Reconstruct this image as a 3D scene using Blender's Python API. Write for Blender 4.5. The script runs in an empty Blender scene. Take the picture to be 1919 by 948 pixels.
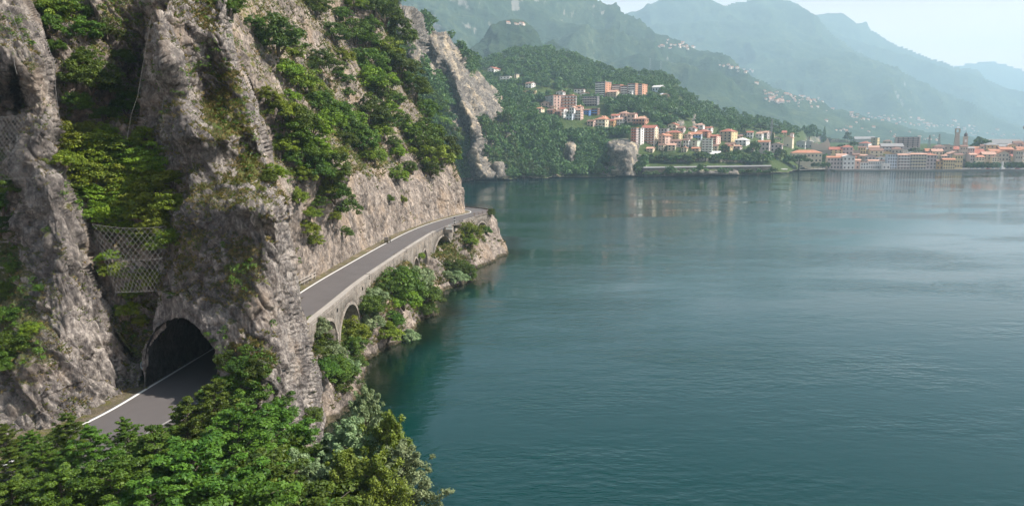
import bpy, math, random
import numpy as np
from mathutils import Vector, noise as mnoise
R = math.radians
scene = bpy.context.scene
col = scene.collection

# ------------------------------------------------------------ camera, sky, sun, exposure
F = 1400.0; CX, CY = 959.5, 474.0; CAMZ = 29.5; PITCH = R(8.37)
cam = bpy.data.cameras.new('camera'); cam.sensor_width = 36; cam.lens = F / 1919 * 36
cam.clip_start = 0.5; cam.clip_end = 60000
camo = bpy.data.objects.new('camera', cam); col.objects.link(camo)
camo.location = (0, 0, CAMZ); camo.rotation_euler = (R(90) - PITCH, 0, 0)
scene.camera = camo

SUN_EL, SUN_AZ = R(45), R(93)          # azimuth measured from +Y towards +X
world = bpy.data.worlds.new('World'); scene.world = world; world.use_nodes = True
wn = world.node_tree.nodes; wl = world.node_tree.links
sky = wn.new('ShaderNodeTexSky'); sky.sky_type = 'NISHITA'; sky.sun_disc = False
sky.sun_elevation = SUN_EL; sky.sun_rotation = SUN_AZ
sky.air_density = 1.0; sky.dust_density = 3.0; sky.ozone_density = 1.0; sky.altitude = 200
bg = wn['Background']; bg.inputs['Strength'].default_value = 0.05
# thin bright summer cloud low over the horizon
wtc = wn.new('ShaderNodeTexCoord'); wsp = wn.new('ShaderNodeSeparateXYZ'); wl.new(wtc.outputs['Generated'], wsp.inputs[0])
wmr = wn.new('ShaderNodeMapRange'); wmr.interpolation_type = 'SMOOTHSTEP'; wmr.inputs['From Min'].default_value = 0.26; wmr.inputs['From Max'].default_value = 0.05; wl.new(wsp.outputs['Z'], wmr.inputs['Value'])
wmx = wn.new('ShaderNodeMix'); wmx.data_type = 'RGBA'; wl.new(sky.outputs[0], wmx.inputs[6]); wmx.inputs[7].default_value = (33.0, 23.0, 18.5, 1)
wmu = wn.new('ShaderNodeMath'); wmu.operation = 'MULTIPLY'; wmu.inputs[1].default_value = 0.8; wl.new(wmr.outputs[0], wmu.inputs[0]); wl.new(wmu.outputs[0], wmx.inputs[0])
wl.new(wmx.outputs[2], bg.inputs[0])
sun = bpy.data.lights.new('sun', 'SUN'); sun.energy = 5.0; sun.angle = R(0.5); sun.color = (1.0, 0.93, 0.84)
suno = bpy.data.objects.new('sun', sun); col.objects.link(suno)
sd = Vector((math.sin(SUN_AZ) * math.cos(SUN_EL), math.cos(SUN_AZ) * math.cos(SUN_EL), math.sin(SUN_EL)))
suno.rotation_euler = sd.to_track_quat('Z', 'Y').to_euler(); suno.location = (60, -30, 200)
vs = scene.view_settings
vs.view_transform = 'Standard'; vs.look = 'None'; vs.exposure = 1.05; vs.gamma = 1.0; vs.use_curve_mapping = False
cy = scene.cycles
cy.use_denoising = True; cy.max_bounces = 6; cy.diffuse_bounces = 2; cy.glossy_bounces = 3
cy.transmission_bounces = 3; cy.transparent_max_bounces = 8; cy.volume_bounces = 2
cy.use_adaptive_sampling = True; cy.adaptive_threshold = 0.02

HAZE_DENSITY = 0.00017

# ------------------------------------------------------------ projection helpers (photo pixels of the 1919x948 picture)
cp, sp = math.cos(PITCH), math.sin(PITCH)
def rays(px, py):
    px = np.asarray(px, float); py = np.asarray(py, float)
    a = (px - CX) / F; b = (CY - py) / F
    return np.stack([a, cp + b * sp, -sp + b * cp], -1)
def PY(px, py, Y):
    d = rays(px, py); Y = np.asarray(Y, float)
    return np.array([0, 0, CAMZ]) + d * (Y / d[..., 1])[..., None]
def PZ(px, py, z):
    d = rays(px, py)
    return np.array([0, 0, CAMZ]) + d * ((z - CAMZ) / d[..., 2])[..., None]

# ------------------------------------------------------------ numpy noise
def _h(ix, iy, iz, seed):
    n = (ix.astype(np.int64) * 374761393 + iy.astype(np.int64) * 668265263 + iz.astype(np.int64) * 2147483647 + seed * 1274126177)
    n = (n ^ (n >> 13)) * 1274126177
    n = (n ^ (n >> 16)) & 0x7fffffff
    n = (n * 48271) % 2147483647
    return (n & 0xffffff) / float(0x1000000)
def vnoise(p, seed=0):
    f = np.floor(p); t = p - f; t = t * t * (3 - 2 * t)
    i = f.astype(np.int64); out = 0
    for dx in (0, 1):
        for dy in (0, 1):
            for dz in (0, 1):
                w = (t[:, 0] if dx else 1 - t[:, 0]) * (t[:, 1] if dy else 1 - t[:, 1]) * (t[:, 2] if dz else 1 - t[:, 2])
                out = out + w * _h(i[:, 0] + dx, i[:, 1] + dy, i[:, 2] + dz, seed)
    return out * 2 - 1
def fbm(p, octv=4, seed=0, gain=0.5, ridged=False):
    a, s, out = 1.0, 1.0, 0.0
    for k in range(octv):
        n = vnoise(p * s + 17.3 * k, seed + k)
        if ridged: n = 1 - 2 * np.abs(n)
        out = out + a * n; a *= gain; s *= 2.03
    return out
def facets(p, seed=0, crack=0.0, cw=0.10):
    """blocky cellular relief: every cell is a randomly tilted plateau, with open joints between the cells"""
    f = np.floor(p).astype(np.int64)
    best = np.full(len(p), 9e9); sec = np.full(len(p), 9e9); res = np.zeros(len(p))
    for dx in (-1, 0, 1):
        for dy in (-1, 0, 1):
            for dz in (-1, 0, 1):
                c = f + np.array([dx, dy, dz])
                j = np.stack([_h(c[:, 0], c[:, 1], c[:, 2], seed + k) for k in (1, 2, 3)], -1)
                q = p - (c + j); d = (q * q).sum(-1)
                h = _h(c[:, 0], c[:, 1], c[:, 2], seed + 7) - 0.5
                t = (q * (j[:, ::-1] - 0.5)).sum(-1)
                m = d < best
                sec = np.where(m, best, np.minimum(sec, d))
                best = np.where(m, d, best); res = np.where(m, h + 1.6 * t, res)
    if crack: res = res - crack * np.clip(1 - (np.sqrt(sec) - np.sqrt(best)) / cw, 0, 1)
    return res
DIP = np.array([[1, 0, 0], [0, 1, 0], [0.45, 0.2, 1]])   # bedding dips steeply
def rockdisp(p, big=1.0, small=1.0, seed=0, scale=1.0):
    q = p @ DIP / scale
    w = np.stack([fbm(p / scale / 3.1, 3, seed + 40 + k) for k in range(3)], -1)
    q = q + 0.45 * w
    q = q * np.array([1, 1, 0.42])
    d = big * (1.2 * facets(q / 5.5, seed) + 1.3 * fbm(p / scale / np.array([5, 5, 12]), 2, seed + 3))
    d = d + small * (0.55 * facets(q / 1.7, seed + 11, 0.75, 0.17) + 0.30 * facets(q / 0.62, seed + 23, 0.5, 0.28) + 0.13 * fbm(q * 1.3, 3, seed + 5, ridged=True))
    return d * scale

# ------------------------------------------------------------ object helpers
def tag(o, label=None, cat=None, group=None, kind=None):
    if label: o['label'] = label
    if cat: o['category'] = cat
    if group: o['group'] = group
    if kind: o['kind'] = kind
    return o
def npmesh(name, V, Fc, smooth=False):
    V = np.asarray(V, np.float32); Fc = np.asarray(Fc, np.int32)
    me = bpy.data.meshes.new(name); n = Fc.shape[1]
    me.vertices.add(len(V)); me.vertices.foreach_set('co', V.ravel())
    me.loops.add(Fc.size); me.loops.foreach_set('vertex_index', Fc.ravel())
    me.polygons.add(len(Fc)); me.polygons.foreach_set('loop_start', np.arange(0, Fc.size, n, dtype=np.int32))
    me.polygons.foreach_set('loop_total', np.full(len(Fc), n, np.int32))
    if smooth: me.polygons.foreach_set('use_smooth', np.ones(len(Fc), bool))
    me.update(calc_edges=True)
    return me
def link(name, me, mat=None, parent=None, loc=None):
    o = bpy.data.objects.new(name, me); col.objects.link(o)
    if mat is not None and len(me.materials) == 0: me.materials.append(mat)
    if parent is not None: o.parent = parent
    if loc is not None: o.location = loc
    return o
def empty(name, loc, rz=0):
    o = bpy.data.objects.new(name, None); col.objects.link(o); o.location = loc; o.rotation_euler = (0, 0, rz)
    o.empty_display_size = 0.2
    return o
def copy_tree(o, parent=None):
    c = o.copy(); col.objects.link(c)
    if parent is not None: c.parent = parent
    for ch in list(o.children): copy_tree(ch, c)
    return c
class MB:
    def __init__(s): s.v = []; s.f = []
    def add(s, vs, fs):
        b = len(s.v); s.v += [tuple(map(float, v)) for v in vs]; s.f += [tuple(b + i for i in f) for f in fs]; return s
    def box(s, x0, x1, y0, y1, z0, z1):
        return s.add([(x0, y0, z0), (x1, y0, z0), (x1, y1, z0), (x0, y1, z0), (x0, y0, z1), (x1, y0, z1), (x1, y1, z1), (x0, y1, z1)],
                     [(0, 3, 2, 1), (4, 5, 6, 7), (0, 1, 5, 4), (1, 2, 6, 5), (2, 3, 7, 6), (3, 0, 4, 7)])
    def tube(s, pts, rad, n=6, caps=True):
        pts = [Vector(p) for p in pts]; rad = rad if hasattr(rad, '__len__') else [rad] * len(pts)
        vs = []
        for i, p in enumerate(pts):
            t = (pts[min(i + 1, len(pts) - 1)] - pts[max(i - 1, 0)]).normalized()
            u = t.cross(Vector((0.13, 0.21, 0.97))); u = u if u.length > 1e-3 else t.cross(Vector((1, 0, 0)))
            u.normalize(); w = t.cross(u)
            for k in range(n):
                a = 2 * math.pi * k / n; vs.append(p + (u * math.cos(a) + w * math.sin(a)) * rad[i])
        fs = [(i * n + k, i * n + (k + 1) % n, (i + 1) * n + (k + 1) % n, (i + 1) * n + k) for i in range(len(pts) - 1) for k in range(n)]
        if caps: fs += [tuple(range(n))[::-1], tuple((len(pts) - 1) * n + k for k in range(n))]
        return s.add(vs, fs)
    def lathe(s, prof, n=12, c=(0, 0)):
        vs = [(c[0] + r * math.cos(2 * math.pi * k / n), c[1] + r * math.sin(2 * math.pi * k / n), z) for r, z in prof for k in range(n)]
        fs = [(i * n + k, i * n + (k + 1) % n, (i + 1) * n + (k + 1) % n, (i + 1) * n + k) for i in range(len(prof) - 1) for k in range(n)]
        fs += [tuple(range(n))[::-1], tuple((len(prof) - 1) * n + k for k in range(n))]
        return s.add(vs, fs)
    def mesh(s, name):
        me = bpy.data.meshes.new(name); me.from_pydata(s.v, [], s.f); me.update(); return me
    def build(s, name, mat, parent=None, loc=None):
        return link(name, s.mesh(name), mat, parent, loc)

# ------------------------------------------------------------ materials
def newmat(name):
    m = bpy.data.materials.new(name); m.use_nodes = True
    nt = m.node_tree; b = nt.nodes['Principled BSDF']
    return m, nt, b, nt.nodes.new, nt.links.new
def ramp(nt, stops):
    r = nt.nodes.new('ShaderNodeValToRGB'); e = r.color_ramp.elements
    while len(e) < len(stops): e.new(0.5)
    for el, (p, c) in zip(e, stops):
        el.position = p; el.color = (*c, 1) if len(c) == 3 else c
    return r
def mixc(nt, a, b, f, mode='MIX'):
    m = nt.nodes.new('ShaderNodeMix'); m.data_type = 'RGBA'; m.blend_type = mode; L = nt.links.new
    for sock, v in ((m.inputs[0], f), (m.inputs[6], a), (m.inputs[7], b)):
        if hasattr(v, 'is_output'): L(v, sock)
        elif hasattr(v, '__len__'): sock.default_value = (*v, 1)
        else: sock.default_value = v
    return m.outputs[2]
def mth(nt, op, a, b=0.0, clamp=False):
    m = nt.nodes.new('ShaderNodeMath'); m.operation = op; m.use_clamp = clamp
    for sock, v in ((m.inputs[0], a), (m.inputs[1], b)):
        if hasattr(v, 'is_output'): nt.links.new(v, sock)
        else: sock.default_value = v
    return m.outputs[0]
def noise_n(nt, coord, scale, detail=5, rough=0.6, sc=None):
    n = nt.nodes.new('ShaderNodeTexNoise'); n.inputs['Scale'].default_value = scale
    n.inputs['Detail'].default_value = detail; n.inputs['Roughness'].default_value = rough
    if sc is not None:
        mp = nt.nodes.new('ShaderNodeMapping'); mp.inputs['Scale'].default_value = sc
        nt.links.new(coord, mp.inputs[0]); coord = mp.outputs[0]
    nt.links.new(coord, n.inputs['Vector'])
    return n.outputs[0]
def sstep(nt, v, a, b):
    m = nt.nodes.new('ShaderNodeMapRange'); m.interpolation_type = 'SMOOTHSTEP'
    m.inputs['From Min'].default_value = a; m.inputs['From Max'].default_value = b
    nt.links.new(v, m.inputs['Value']); return m.outputs[0]

def rock_mat(name, s=1.0, base=((0.045, 0.038, 0.040), (0.15, 0.133, 0.124), (0.48, 0.43, 0.385)), warm=(0.42, 0.31, 0.21), warmamt=0.35,
             g1=(0.055, 0.085, 0.018), g2=(0.20, 0.165, 0.06), bump=0.9, up0=0.42):
    m, nt, b, N, L = newmat(name)
    tc = N('ShaderNodeTexCoord').outputs['Object']
    n1 = noise_n(nt, tc, 0.35 / s, 8, 0.68, (1, 1, 0.8)); n2 = noise_n(nt, tc, 1.9 / s, 6, 0.7, (1, 1, 0.75))
    n3 = noise_n(nt, tc, 5.5 / s, 6, 0.75, (1, 1, 0.6))
    v = mth(nt, 'ADD', mth(nt, 'ADD', mth(nt, 'MULTIPLY', n1, 0.34), mth(nt, 'MULTIPLY', n2, 0.36)), mth(nt, 'MULTIPLY', n3, 0.30))
    rp = ramp(nt, [(0.40, base[0]), (0.485, base[1]), (0.60, base[2])]); L(v, rp.inputs[0])
    wn_ = sstep(nt, noise_n(nt, tc, 0.16 / s, 4, 0.6), 0.5, 0.68)
    c = mixc(nt, rp.outputs[0], warm, mth(nt, 'MULTIPLY', wn_, warmamt))
    # dark thin cracks
    vo = N('ShaderNodeTexVoronoi'); vo.feature = 'DISTANCE_TO_EDGE'; vo.inputs['Scale'].default_value = 0.45 / s
    mp = N('ShaderNodeMapping'); mp.inputs['Scale'].default_value = (1, 1, 0.22); mp.inputs['Rotation'].default_value = (0.35, 0.4, 0)
    ad = N('ShaderNodeVectorMath'); ad.operation = 'ADD'
    nz = N('ShaderNodeTexNoise'); nz.inputs['Scale'].default_value = 0.8 / s; nz.inputs['Detail'].default_value = 4; L(tc, nz.inputs['Vector'])
    scl = N('ShaderNodeVectorMath'); scl.operation = 'SCALE'; scl.inputs['Scale'].default_value = 2.0 * s; L(nz.outputs['Color'], scl.inputs[0])
    L(tc, ad.inputs[0]); L(scl.outputs[0], ad.inputs[1]); L(ad.outputs[0], mp.inputs[0]); L(mp.outputs[0], vo.inputs['Vector'])
    crack = sstep(nt, vo.outputs['Distance'], 0.0, 0.05)
    c = mixc(nt, (0.07, 0.06, 0.058), c, mth(nt, 'ADD', mth(nt, 'MULTIPLY', crack, 0.4), 0.6))
    # dark seepage streaks running down the face, and the wet line at the lake
    stk = sstep(nt, noise_n(nt, tc, 0.8 / s, 5, 0.65, (1, 1, 0.11)), 0.57, 0.70)
    c = mixc(nt, c, mixc(nt, c, (0.25, 0.23, 0.24), 1.0, 'MULTIPLY'), mth(nt, 'MULTIPLY', stk, 0.55))
    sz = N('ShaderNodeSeparateXYZ'); L(tc, sz.inputs[0])
    wet = sstep(nt, mth(nt, 'ADD', sz.outputs['Z'], mth(nt, 'MULTIPLY', n1, -0.8)), 0.35, 0.0)
    c = mixc(nt, c, mixc(nt, c, (0.30, 0.30, 0.22), 1.0, 'MULTIPLY'), wet)
    # vegetation skin
    at = N('ShaderNodeAttribute'); at.attribute_name = 'veg'
    ge = N('ShaderNodeNewGeometry'); sx = N('ShaderNodeSeparateXYZ'); L(ge.outputs['Normal'], sx.inputs[0])
    upm = mth(nt, 'SUBTRACT', sx.outputs['Z'], up0)
    nv = noise_n(nt, tc, 0.8 / s, 6, 0.7)
    vv = mth(nt, 'ADD', mth(nt, 'ADD', mth(nt, 'MULTIPLY', upm, 0.9), at.outputs['Fac']), mth(nt, 'MULTIPLY', mth(nt, 'SUBTRACT', nv, 0.5), 1.5))
    vm = sstep(nt, vv, 0.32, 0.52)
    gm = ramp(nt, [(0.38, g1), (0.55, tuple((a + q) / 2 for a, q in zip(g1, g2))), (0.68, g2)]); L(noise_n(nt, tc, 1.3 / s, 7, 0.75), gm.inputs[0])
    c = mixc(nt, c, gm.outputs[0], vm)
    L(c, b.inputs['Base Color']); b.inputs['Roughness'].default_value = 0.92
    b.inputs['Specular IOR Level'].default_value = 0.2
    bp = N('ShaderNodeBump'); bp.inputs['Strength'].default_value = bump; bp.inputs['Distance'].default_value = 0.35 * s
    hh = mth(nt, 'ADD', mth(nt, 'MULTIPLY', noise_n(nt, tc, 3.0 / s, 8, 0.72, (1, 1, 0.6)), 1.0), mth(nt, 'MULTIPLY', crack, 0.06))
    L(hh, bp.inputs['Height']); L(bp.outputs[0], b.inputs['Normal'])
    return m

def leaf_mat(name, c1, c2, trans=0.25, rough=0.55, s=0.8):
    m, nt, b, N, L = newmat(name)
    tc = N('ShaderNodeTexCoord').outputs['Object']; oi = N('ShaderNodeObjectInfo')
    n = noise_n(nt, tc, s, 3, 0.6)
    at = N('ShaderNodeAttribute'); at.attribute_name = 'lf'
    v = mth(nt, 'ADD', mth(nt, 'MULTIPLY', n, 0.6), mth(nt, 'MULTIPLY', at.outputs['Fac'], 0.45))
    rp = ramp(nt, [(0.3, c1), (0.75, c2)]); L(v, rp.inputs[0])
    hs = N('ShaderNodeHueSaturation'); L(rp.outputs[0], hs.inputs['Color'])
    L(mth(nt, 'ADD', mth(nt, 'MULTIPLY', oi.outputs['Random'], 0.05), 0.475), hs.inputs['Hue'])
    L(mth(nt, 'ADD', mth(nt, 'MULTIPLY', oi.outputs['Random'], 0.5), 0.75), hs.inputs['Value'])
    L(hs.outputs[0], b.inputs['Base Color']); b.inputs['Roughness'].default_value = rough; b.inputs['Specular IOR Level'].default_value = 0.3
    tr = N('ShaderNodeBsdfTranslucent'); L(mixc(nt, hs.outputs[0], (0.25, 0.30, 0.02), 0.3), tr.inputs[0])
    mx = N('ShaderNodeMixShader'); mx.inputs[0].default_value = trans
    L(b.outputs[0], mx.inputs[1]); L(tr.outputs[0], mx.inputs[2]); L(mx.outputs[0], nt.nodes['Material Output'].inputs[0])
    return m

_pm = {}
def plain(name, c, rough=0.7, metal=0.0, var=0.18, scale=0.6):
    key = (name,)
    if key in _pm: return _pm[key]
    m, nt, b, N, L = newmat(name)
    tc = N('ShaderNodeTexCoord').outputs['Object']
    n = noise_n(nt, tc, scale, 5, 0.65)
    cc = mixc(nt, tuple(x * (1 - var) for x in c), tuple(min(1, x * (1 + var)) for x in c), n)
    L(cc, b.inputs['Base Color']); b.inputs['Roughness'].default_value = rough; b.inputs['Metallic'].default_value = metal
    _pm[key] = m
    return m

# ============================================================ TERRAIN
def tps(ctrl):
    C = np.array([(x, y) for x, y, _ in ctrl], float) / 300.0; v = np.log(np.array([c[2] for c in ctrl], float))
    def k(d2): return np.where(d2 > 1e-12, 0.5 * d2 * np.log(np.maximum(d2, 1e-12)), 0)
    n = len(C); D = ((C[:, None] - C[None]) ** 2).sum(-1)
    A = np.zeros((n + 3, n + 3)); A[:n, :n] = k(D) + 1e-4 * np.eye(n); A[:n, n] = 1; A[:n, n + 1:] = C; A[n, :n] = 1; A[n + 1:, :n] = C.T
    w = np.linalg.solve(A, np.concatenate([v, np.zeros(3)]))
    def ev(px, py):
        q = np.stack([np.ravel(px), np.ravel(py)], -1) / 300.0; out = np.empty(len(q))
        for i in range(0, len(q), 20000):
            s = q[i:i + 20000]; d2 = ((s[:, None] - C[None]) ** 2).sum(-1)
            out[i:i + 20000] = k(d2) @ w[:n] + w[n] + s @ w[n + 1:]
        return np.exp(out).reshape(np.shape(px))
    return ev
def rough_outline(poly, amp, seed, closed=True, step=5.0):
    P = np.array(poly, float); out = []
    n = len(P)
    for i in range(n if closed else n - 1):
        a, b = P[i], P[(i + 1) % n]; m = max(1, int(np.hypot(*(b - a)) / step))
        for k in range(m): out.append(a + (b - a) * k / m)
    if not closed: out.append(P[-1])
    out = np.array(out)
    q = np.concatenate([out, np.zeros((len(out), 1))], 1)
    out = out + amp * np.stack([fbm(q / 30.0, 2, seed, 0.4) , fbm(q / 26.0 + 50, 2, seed + 9, 0.4)], -1)
    return out
def pip(px, py, poly):
    x, y = px.ravel(), py.ravel(); ins = np.zeros(len(x), bool); n = len(poly)
    for i in range(n):
        x1, y1 = poly[i]; x2, y2 = poly[(i + 1) % n]
        if y1 == y2: continue
        c = ((y1 > y) != (y2 > y)) & (x < (x2 - x1) * (y - y1) / (y2 - y1) + x1)
        ins ^= c
    return ins.reshape(px.shape)
def pdist(px, py, line, closed=False):
    q = np.stack([px.ravel(), py.ravel()], -1); best = np.full(len(q), 1e9); L = np.array(line, float)
    for i in range(len(L) if closed else len(L) - 1):
        a, b = L[i], L[(i + 1) % len(L)]; d = b - a; t = np.clip(((q - a) @ d) / max(d @ d, 1e-9), 0, 1)
        best = np.minimum(best, np.hypot(*(q - a - t[:, None] * d).T))
    return best.reshape(px.shape)
def blobs(px, py, bl, base=0.0):
    v = np.full(px.shape, base)
    for b in bl:
        x, y, rx, val = b[:4]; ry = b[4] if len(b) > 4 else rx
        v = v + val * np.exp(-(((px - x) / rx) ** 2 + ((py - y) / ry) ** 2))
    return v
def set_attr(me, name, arr):
    a = me.attributes.new(name, 'FLOAT', 'POINT'); a.data.foreach_set('value', np.asarray(arr, np.float32).ravel())
def grid_normals(G):
    du = np.gradient(G, axis=1); dv = np.gradient(G, axis=0); n = np.cross(du, dv)
    return n / np.maximum(np.linalg.norm(n, axis=-1, keepdims=True), 1e-9)
def relief(name, outline, ctrl, mat, step=2.0, oamp=3.0, seed=1, disp=None, bend=(), back=(0, 10, 0), veg=None, hole=None, ystep=None, kind='structure', fade=None, warpfn=None, smooth=True):
    poly = rough_outline(outline, oamp, seed)
    x0, y0 = poly.min(0); x1, y1 = poly.max(0); ystep = ystep or step
    px, py = np.meshgrid(np.arange(x0, x1 + step, step), np.arange(y0, y1 + ystep, ystep))
    ins = pip(px, py, poly)
    Y = tps(ctrl)(px, py)
    if warpfn: Y = warpfn(px, py, Y)
    for line, Rr, amt in bend:            # the surface turns away from the viewer towards its free edge
        d = np.clip(pdist(px, py, line) / Rr, 0, 1); Y = Y + amt * (1 - d) ** 2
    G = PY(px, py, Y); N = grid_normals(G)
    view = np.array([0, 0, CAMZ]) - G
    N = np.where(((N * view).sum(-1) < 0)[..., None], -N, N)
    P = G.reshape(-1, 3)
    if disp is not None:
        rimf = 0.12 + 0.88 * np.clip(pdist(px, py, poly, True) / (5 * step), 0, 1).ravel()
        sel = ins.ravel(); d = np.zeros(len(P)); d[sel] = disp(P[sel]); d = d * rimf
        if fade is not None: d = d * fade(px, py, G).ravel()
        P = P + N.reshape(-1, 3) * d[:, None]
    keep = ins[:-1, :-1] & ins[1:, :-1] & ins[:-1, 1:] & ins[1:, 1:]
    if hole is not None:
        h = hole(G); keep &= ~(h[:-1, :-1] | h[1:, :-1] | h[:-1, 1:] | h[1:, 1:])
    H, W = px.shape; idx = np.arange(H * W).reshape(H, W)
    a, b, c, e = idx[:-1, :-1][keep], idx[1:, :-1][keep], idx[1:, 1:][keep], idx[:-1, 1:][keep]
    Fc = np.stack([a, b, c, e], -1)
    # rim folds back to give the body its thickness
    ed = np.concatenate([Fc[:, [0, 1]], Fc[:, [1, 2]], Fc[:, [2, 3]], Fc[:, [3, 0]]])
    key = np.sort(ed, 1); code = key[:, 0].astype(np.int64) * (H * W) + key[:, 1]
    u, inv, cnt = np.unique(code, return_inverse=True, return_counts=True); be = ed[cnt[inv] == 1]
    if hole is not None:
        hm = ~hole(G).ravel(); be = be[hm[be[:, 0]] & hm[be[:, 1]] & True]
    bv = np.unique(be); mp = np.full(H * W, -1); mp[bv] = np.arange(len(bv)) + H * W
    rd = P[bv] - np.array([0, 0, CAMZ]); rd = rd / np.linalg.norm(rd, axis=1, keepdims=True)
    P2 = P[bv] + rd * np.linalg.norm(back) + 0.0 * np.linalg.norm(back) * np.stack([vnoise(P[bv] / 3.0, seed + k) for k in range(3)], -1)
    sk = np.stack([be[:, 1], be[:, 0], mp[be[:, 0]], mp[be[:, 1]]], -1)
    V = np.concatenate([P, P2]); Fall = np.concatenate([Fc, sk])
    used = np.unique(Fall); rem = np.full(len(V), -1); rem[used] = np.arange(len(used))
    me = npmesh(name, V[used], rem[Fall], smooth)
    vg = np.zeros(len(V)); vg[:H * W] = (veg(px, py) if veg else np.zeros(px.shape)).ravel(); vg[H * W:] = vg[bv]
    set_attr(me, 'veg', vg[used])
    o = link(name, me, mat); o['kind'] = kind
    return o
def gridsurf(name, G, mat, disp, veg, flip_to=(1, -0.3, 0.2), fade=None, smooth=True):
    N = grid_normals(G); N = np.where(((N @ np.array(flip_to)) < 0)[..., None], -N, N)
    P = G.reshape(-1, 3); d = disp(P)
    if fade is not None: d = d * fade.ravel()
    P = P + N.reshape(-1, 3) * d[:, None]
    H, W = G.shape[:2]; idx = np.arange(H * W).reshape(H, W)
    Fc = np.stack([idx[:-1, :-1].ravel(), idx[1:, :-1].ravel(), idx[1:, 1:].ravel(), idx[:-1, 1:].ravel()], -1)
    me = npmesh(name, P, Fc, smooth); set_attr(me, 'veg', veg)
    o = link(name, me, mat); o['kind'] = 'structure'
    return o
def interp(x, pts):
    p = np.array(pts, float); return np.interp(x, p[:, 0], p[:, 1])
def sm_interp(x, pts):
    p = np.array(pts, float); x = np.asarray(x, float)
    # smooth piecewise cubic (Catmull-Rom in value)
    xs, ys = p[:, 0], p[:, 1]; m = np.gradient(ys, xs); i = np.clip(np.searchsorted(xs, x) - 1, 0, len(xs) - 2)
    h = xs[i + 1] - xs[i]; t = np.clip((x - xs[i]) / h, 0, 1)
    return (2 * t**3 - 3 * t**2 + 1) * ys[i] + (t**3 - 2 * t**2 + t) * h * m[i] + (-2 * t**3 + 3 * t**2) * ys[i + 1] + (t**3 - t**2) * h * m[i + 1]

ROADZ = 10.5
# left white line of the road, x at each Y
XL = [(20, -31.5), (38, -30.6), (46, -29.8), (51, -28.9), (57, -28.5), (68, -27.9), (84, -27.3), (98, -27.0), (120, -25.7), (142, -24.1), (160, -22.4), (175, -20.0), (190, -16.4), (200, -13.2), (206, -11.0)]
def xl(Y): return sm_interp(np.minimum(Y, 206), XL)

M_rock = rock_mat('rock_near')
M_rock_far = rock_mat('rock_far', 3.0, base=((0.045, 0.042, 0.04), (0.12, 0.108, 0.097), (0.36, 0.32, 0.27)), warmamt=0.6, warm=(0.62, 0.50, 0.34), g1=(0.03, 0.06, 0.012), g2=(0.09, 0.11, 0.03), up0=0.62)
M_slope = rock_mat('slope_rock', 1.2, base=((0.06, 0.052, 0.046), (0.18, 0.152, 0.132), (0.46, 0.39, 0.33)), warmamt=0.45, g1=(0.05, 0.085, 0.018), g2=(0.25, 0.19, 0.08), up0=0.5)

# --- fin A: netted rock buttress left of the road
outA = [(-300, -60), (30, -60), (62, -5), (88, 70), (106, 110), (112, 165), (118, 240), (124, 300), (150, 350), (168, 392), (178, 450), (190, 500), (212, 560), (240, 610), (262, 650), (268, 690), (264, 742),
        (215, 772), (160, 800), (100, 838), (40, 868), (-90, 920), (-300, 960)]
ctrlA = [(-290, 0, 66), (-290, 400, 60), (-290, 800, 45), (-80, -50, 62), (20, -50, 69), (-60, 200, 62), (10, 200, 66), (10, 400, 63), (5, 560, 57), (0, 700, 51), (0, 860, 44), (60, 840, 46.5), (160, 795, 50.5), (260, 738, 56.2), (250, 650, 57.6),
         (60, 60, 66), (95, 150, 64.5), (60, 140, 62), (75, 250, 59.5), (112, 280, 62), (45, 330, 59.5), (90, 360, 57), (150, 385, 61), (60, 480, 57), (120, 480, 55.2), (180, 520, 58.5), (120, 620, 52.5), (200, 640, 55.2), (50, 700, 49.5), (150, 730, 51.8)]
def vegA(px, py):
    return blobs(px, py, [(15, 560, 45, .75, 90), (40, 640, 50, .5, 60), (95, 440, 25, .25), (60, 118, 25, .7, 10), (0, 500, 40, .5, 120), (130, 375, 30, .4, 18), (20, 40, 60, .3), (170, 470, 12, .3, 40)], -0.14)
cliffA = relief('rock_buttress', outA, ctrlA, M_rock, 2.0, 5.0, 11, lambda p: rockdisp(p, 0.45, 0.8, 5), bend=[([(62, -5), (106, 110), (124, 300), (168, 392), (190, 500), (240, 610), (262, 650)], 26, 5.0), ([(30, 130), (34, 330), (60, 420)], 16, 3.0)],
                back=(-10, 12, 0), veg=vegA, smooth=False)

# --- gully between the two buttresses
outG = [(20, -60), (360, -60), (330, 200), (330, 420), (330, 560), (300, 640), (285, 660), (255, 670), (200, 600), (100, 420), (40, 200)]
ctrlG = [(80, -50, 80), (300, -50, 79), (90, 150, 70), (160, 140, 71), (230, 160, 78), (300, 200, 77), (110, 300, 64.5), (200, 320, 65.5), (300, 340, 67), (150, 470, 61), (230, 470, 61.5), (300, 480, 63), (200, 570, 58.6), (250, 600, 58.6), (300, 600, 60), (262, 660, 57.6)]
gully = relief('gully_slope', outG, ctrlG, M_slope, 2.5, 2.0, 21, lambda p: rockdisp(p, 0.9, 0.8, 31), back=(0, 8, 0), veg=lambda px, py: blobs(px, py, [(200, 90, 60, .35, 60), (260, 610, 40, .6, 50), (250, 40, 60, .3)], 0.15))

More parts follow.
